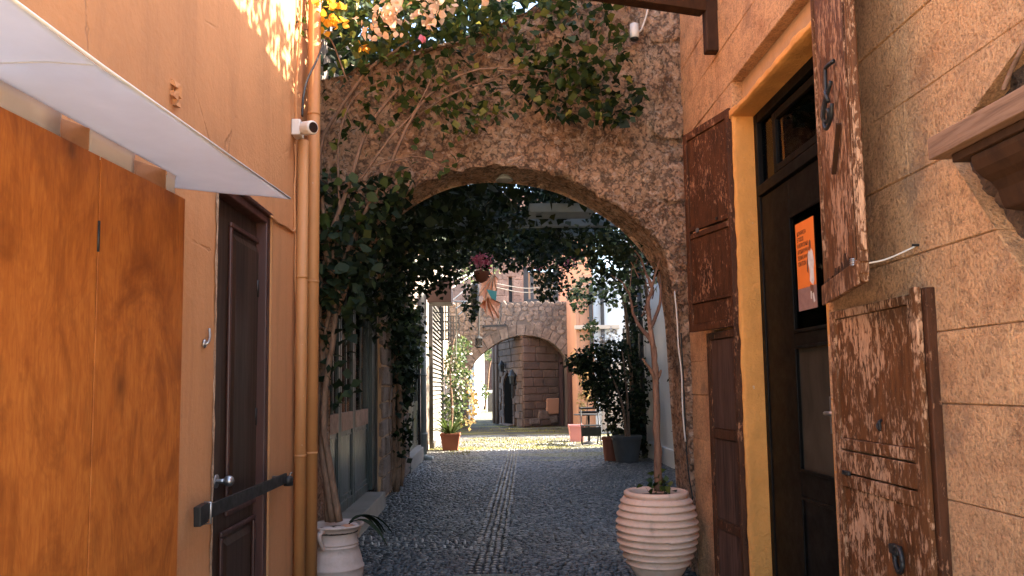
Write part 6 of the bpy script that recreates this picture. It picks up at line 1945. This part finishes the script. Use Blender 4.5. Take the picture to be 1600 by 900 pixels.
# ---- the small tree in the ribbed pot
tr = thing('potted_tree', 'slender crooked tree growing from the ribbed terracotta pot', 'tree', (onY(1027, 760, 5.42).x, 5.42, .62))
def br(pts, a, b_, n=26):
    P = spline([onY(x, y, d) for x, y, d in pts], n)
    P = [p+Vector((fr((p.z*6, 1, a*99), 3), fr((p.z*6, 5, a*99), 3), 0))*.012 for p in P]
    return MB().tube(P, [r*(1+.18*fr((p.z*14, 2, 3), 3)) for r, p in zip(taper(a*.9, b_*.72, n), P)], 9)
br([(1028, 768, 5.42), (1028, 720, 5.42), (1027, 660, 5.43), (1026, 610, 5.44), (1025, 575, 5.45), (1022, 545, 5.46), (1016, 515, 5.5), (1012, 480, 5.6), (1018, 450, 5.7)], .034, .020).build('trunk', 'bark', tr, smooth=True)
for pts, a, b_ in (([(1026, 600, 5.44), (1018, 580, 5.42), (1008, 565, 5.4), (1004, 560, 5.4)], .018, .009), ([(1026, 595, 5.44), (1032, 582, 5.44), (1034, 578, 5.44)], .014, .01),
                   ([(1022, 545, 5.46), (1012, 525, 5.6), (1000, 510, 5.8), (990, 490, 6.1), (984, 460, 6.3)], .022, .012), ([(1016, 515, 5.5), (1026, 490, 5.6), (1032, 460, 5.7), (1030, 425, 5.9)], .018, .010),
                   ([(1018, 450, 5.7), (1010, 430, 5.9), (1000, 405, 6.1), (985, 380, 6.3)], .015, .007), ([(1018, 450, 5.7), (1026, 420, 5.8), (1036, 395, 5.9)], .012, .006), ([(984, 460, 6.3), (970, 440, 6.5), (955, 430, 6.6)], .011, .005)):
    br(pts, a, b_, 16).build('branch', 'bark', tr, smooth=True)
for i in range(26):
    x, y = random.uniform(985, 1045), random.uniform(400, 500)
    dx, dy = random.uniform(-16, 16), random.uniform(-34, 10)
    br([(x, y, 6.0), (x+dx*.5, y+dy*.6, 6.0+random.uniform(-.1, .2)), (x+dx, y+dy, 6.0+random.uniform(-.1, .3))], .006, .003, 8).build('twig', 'bark', tr)
P = np.concatenate([blob(onY(px, py, d), (rx, .35, rz), nn) for px, py, d, rx, rz, nn in ((980, 380, 6.5, .32, .2, 130), (1010, 385, 6.3, .25, .16, 90), (950, 400, 6.7, .28, .2, 120), (1035, 420, 6.2, .12, .14, 30), (965, 430, 6.6, .2, .15, 60), (920, 380, 6.9, .3, .16, 90))])
tag(leaf_cloud('foliage', P, .065, 'leafB', tr, .5, .5), kind='stuff')
P = np.concatenate([blob((onY(1026, 760, 5.4).x+random.uniform(-.02, .04), 5.38, .715), (.12, .1, .05), 40), blob((onY(1026, 740, 5.42).x, 5.4, .77), (.05, .05, .06), 14)])
tag(leaf_cloud('basal_leaves', P, .05, 'leafA', tr, .5, -.2), kind='stuff')

# ---- pink flowers in a hanging basket, cloth parasol below
p = onY(752, 411, 11.7)
hb_ = thing('flower_basket', 'hanging basket of pink flowers in front of the far arch', 'flower basket', p)
P = blob(p+Vector((0, 0, .02)), (.19, .17, .15), 150, .4)
tag(leaf_cloud('pink_flowers', P, .062, 'petalP', hb_, .4, .1), kind='stuff')
P = blob(p+Vector((0, 0, -.14)), (.16, .15, .12), 90, .4)
tag(leaf_cloud('foliage', P, .06, 'leafB', hb_, .3, .6), kind='stuff')
MB().lathe([(.02, -.32), (.09, -.28), (.12, -.20), (.125, -.14), (.11, -.14)], p, 16).build('basket', 'darkterra', hb_, smooth=True)
for a in (0, 2.1, 4.2): MB().tube([p+Vector((.12*math.cos(a), .12*math.sin(a), -.15)), p+Vector((0, 0, .5))], .005, 5).build('hanger', 'black_iron', hb_)
D_ = 15.0
ct = thing('cloth_parasol', 'peach cloth parasol hanging upside down and folded above the lane', 'parasol', onY(765, 430, D_))
def cloth(cpx, apex, rim, mat, name, nrib=7):
    """inverted folded parasol: ribs between an apex and a scalloped rim, cloth sagging between them"""
    A = onY(*apex, D_); R_ = [onY(x, y, D_+dy) for x, y, dy in rim]
    n = len(R_); rows = []
    for i in range(n):
        for s in (0, .5):
            a, b_ = R_[i], R_[(i+1) % n]
            e = a.lerp(b_, s); 
            if s: e = e.lerp(A, .10)
            rows.append([A.lerp(e, u)+(Vector((0, .05*math.sin(u*3), -.04*math.sin(math.pi*u))) if s else Vector((0, 0, 0))) for u in (0, .25, .5, .75, 1)])
    rows.append(rows[0])
    o = MB().grid(rows).build(name, mat, ct, recalc=False)
    o.modifiers.new('s', 'SOLIDIFY').thickness = .004
    for r in R_:
        MB().tube([A, r], .012, 5).build('rib', 'joist_end', ct)
cloth(None, (771, 428), [(752, 440, -.2), (748, 462, -.3), (757, 470, -.3), (768, 468, -.1), (776, 455, .2), (778, 436, .3), (768, 424, .2)], 'cloth', 'upper_cloth')
cloth(None, (760, 462), [(750, 478, -.2), (760, 492, -.35), (772, 501, -.2), (780, 498, .1), (783, 474, .3), (772, 464, .2)], 'cloth', 'lower_cloth')
P_ = [onY(x, y, D_-.25) for x, y in ((760, 452), (776, 455), (775, 470), (768, 466))]
MB().prism(P_, (0, .02, 0)).build('turquoise_scrap', 'teal', ct)
MB().tube(spline([onY(783, 474, D_), onY(782, 495, D_), onY(779, 508, D_)], 10), .02, 6).build('strap', 'wire', ct)
MB().tube([onY(771, 428, D_), onY(771, 380, D_)], .012, 6).build('cord', 'black_iron', ct)
# far plants seen through the far arch and lace-like white flowers by the white house
fp = thing('lane_bush', 'sunlit bush overhanging the far lane left of the tower', 'bush', onZ(752, 650, 0))
P = np.concatenate([blob(onY(px, py, 34), (rx, .6, rz), nn) for px, py, rx, rz, nn in ((768, 553, .35, .35, 120), (757, 612, .2, .5, 60))])
tag(leaf_cloud('foliage', P, .15, 'leafC', fp, .4, .5), kind='stuff')
MB().tube(spline([onY(757, 640, 34), onY(762, 600, 34), onY(764, 575, 34), onY(770, 550, 34)], 12), .05, 6).build('stem', 'stem', fp, smooth=True)
wf = thing('white_flower_shrub', 'shrub with lacy white flower heads beside the white house', 'shrub', onY(948, 560, 16.2))
P = np.concatenate([blob(onY(px, py, 16.2), (.14, .12, .2), 40) for px, py in ((945, 532), (958, 522), (934, 540))])
tag(leaf_cloud('white_flowers', P, .07, 'print_white', wf, .4, .2), kind='stuff')
P = np.concatenate([blob(onY(px, py, 16.3), (.22, .2, .22), 60) for px, py in ((920, 520), (925, 508), (945, 550))])
tag(leaf_cloud('foliage', P, .08, 'leafC', wf, .4, .4), kind='stuff')
MB().tube(spline([onY(950, 690, 16.3), onY(948, 600, 16.3), onY(940, 530, 16.3)], 10), .02, 6).build('stem', 'stem', wf, smooth=True)
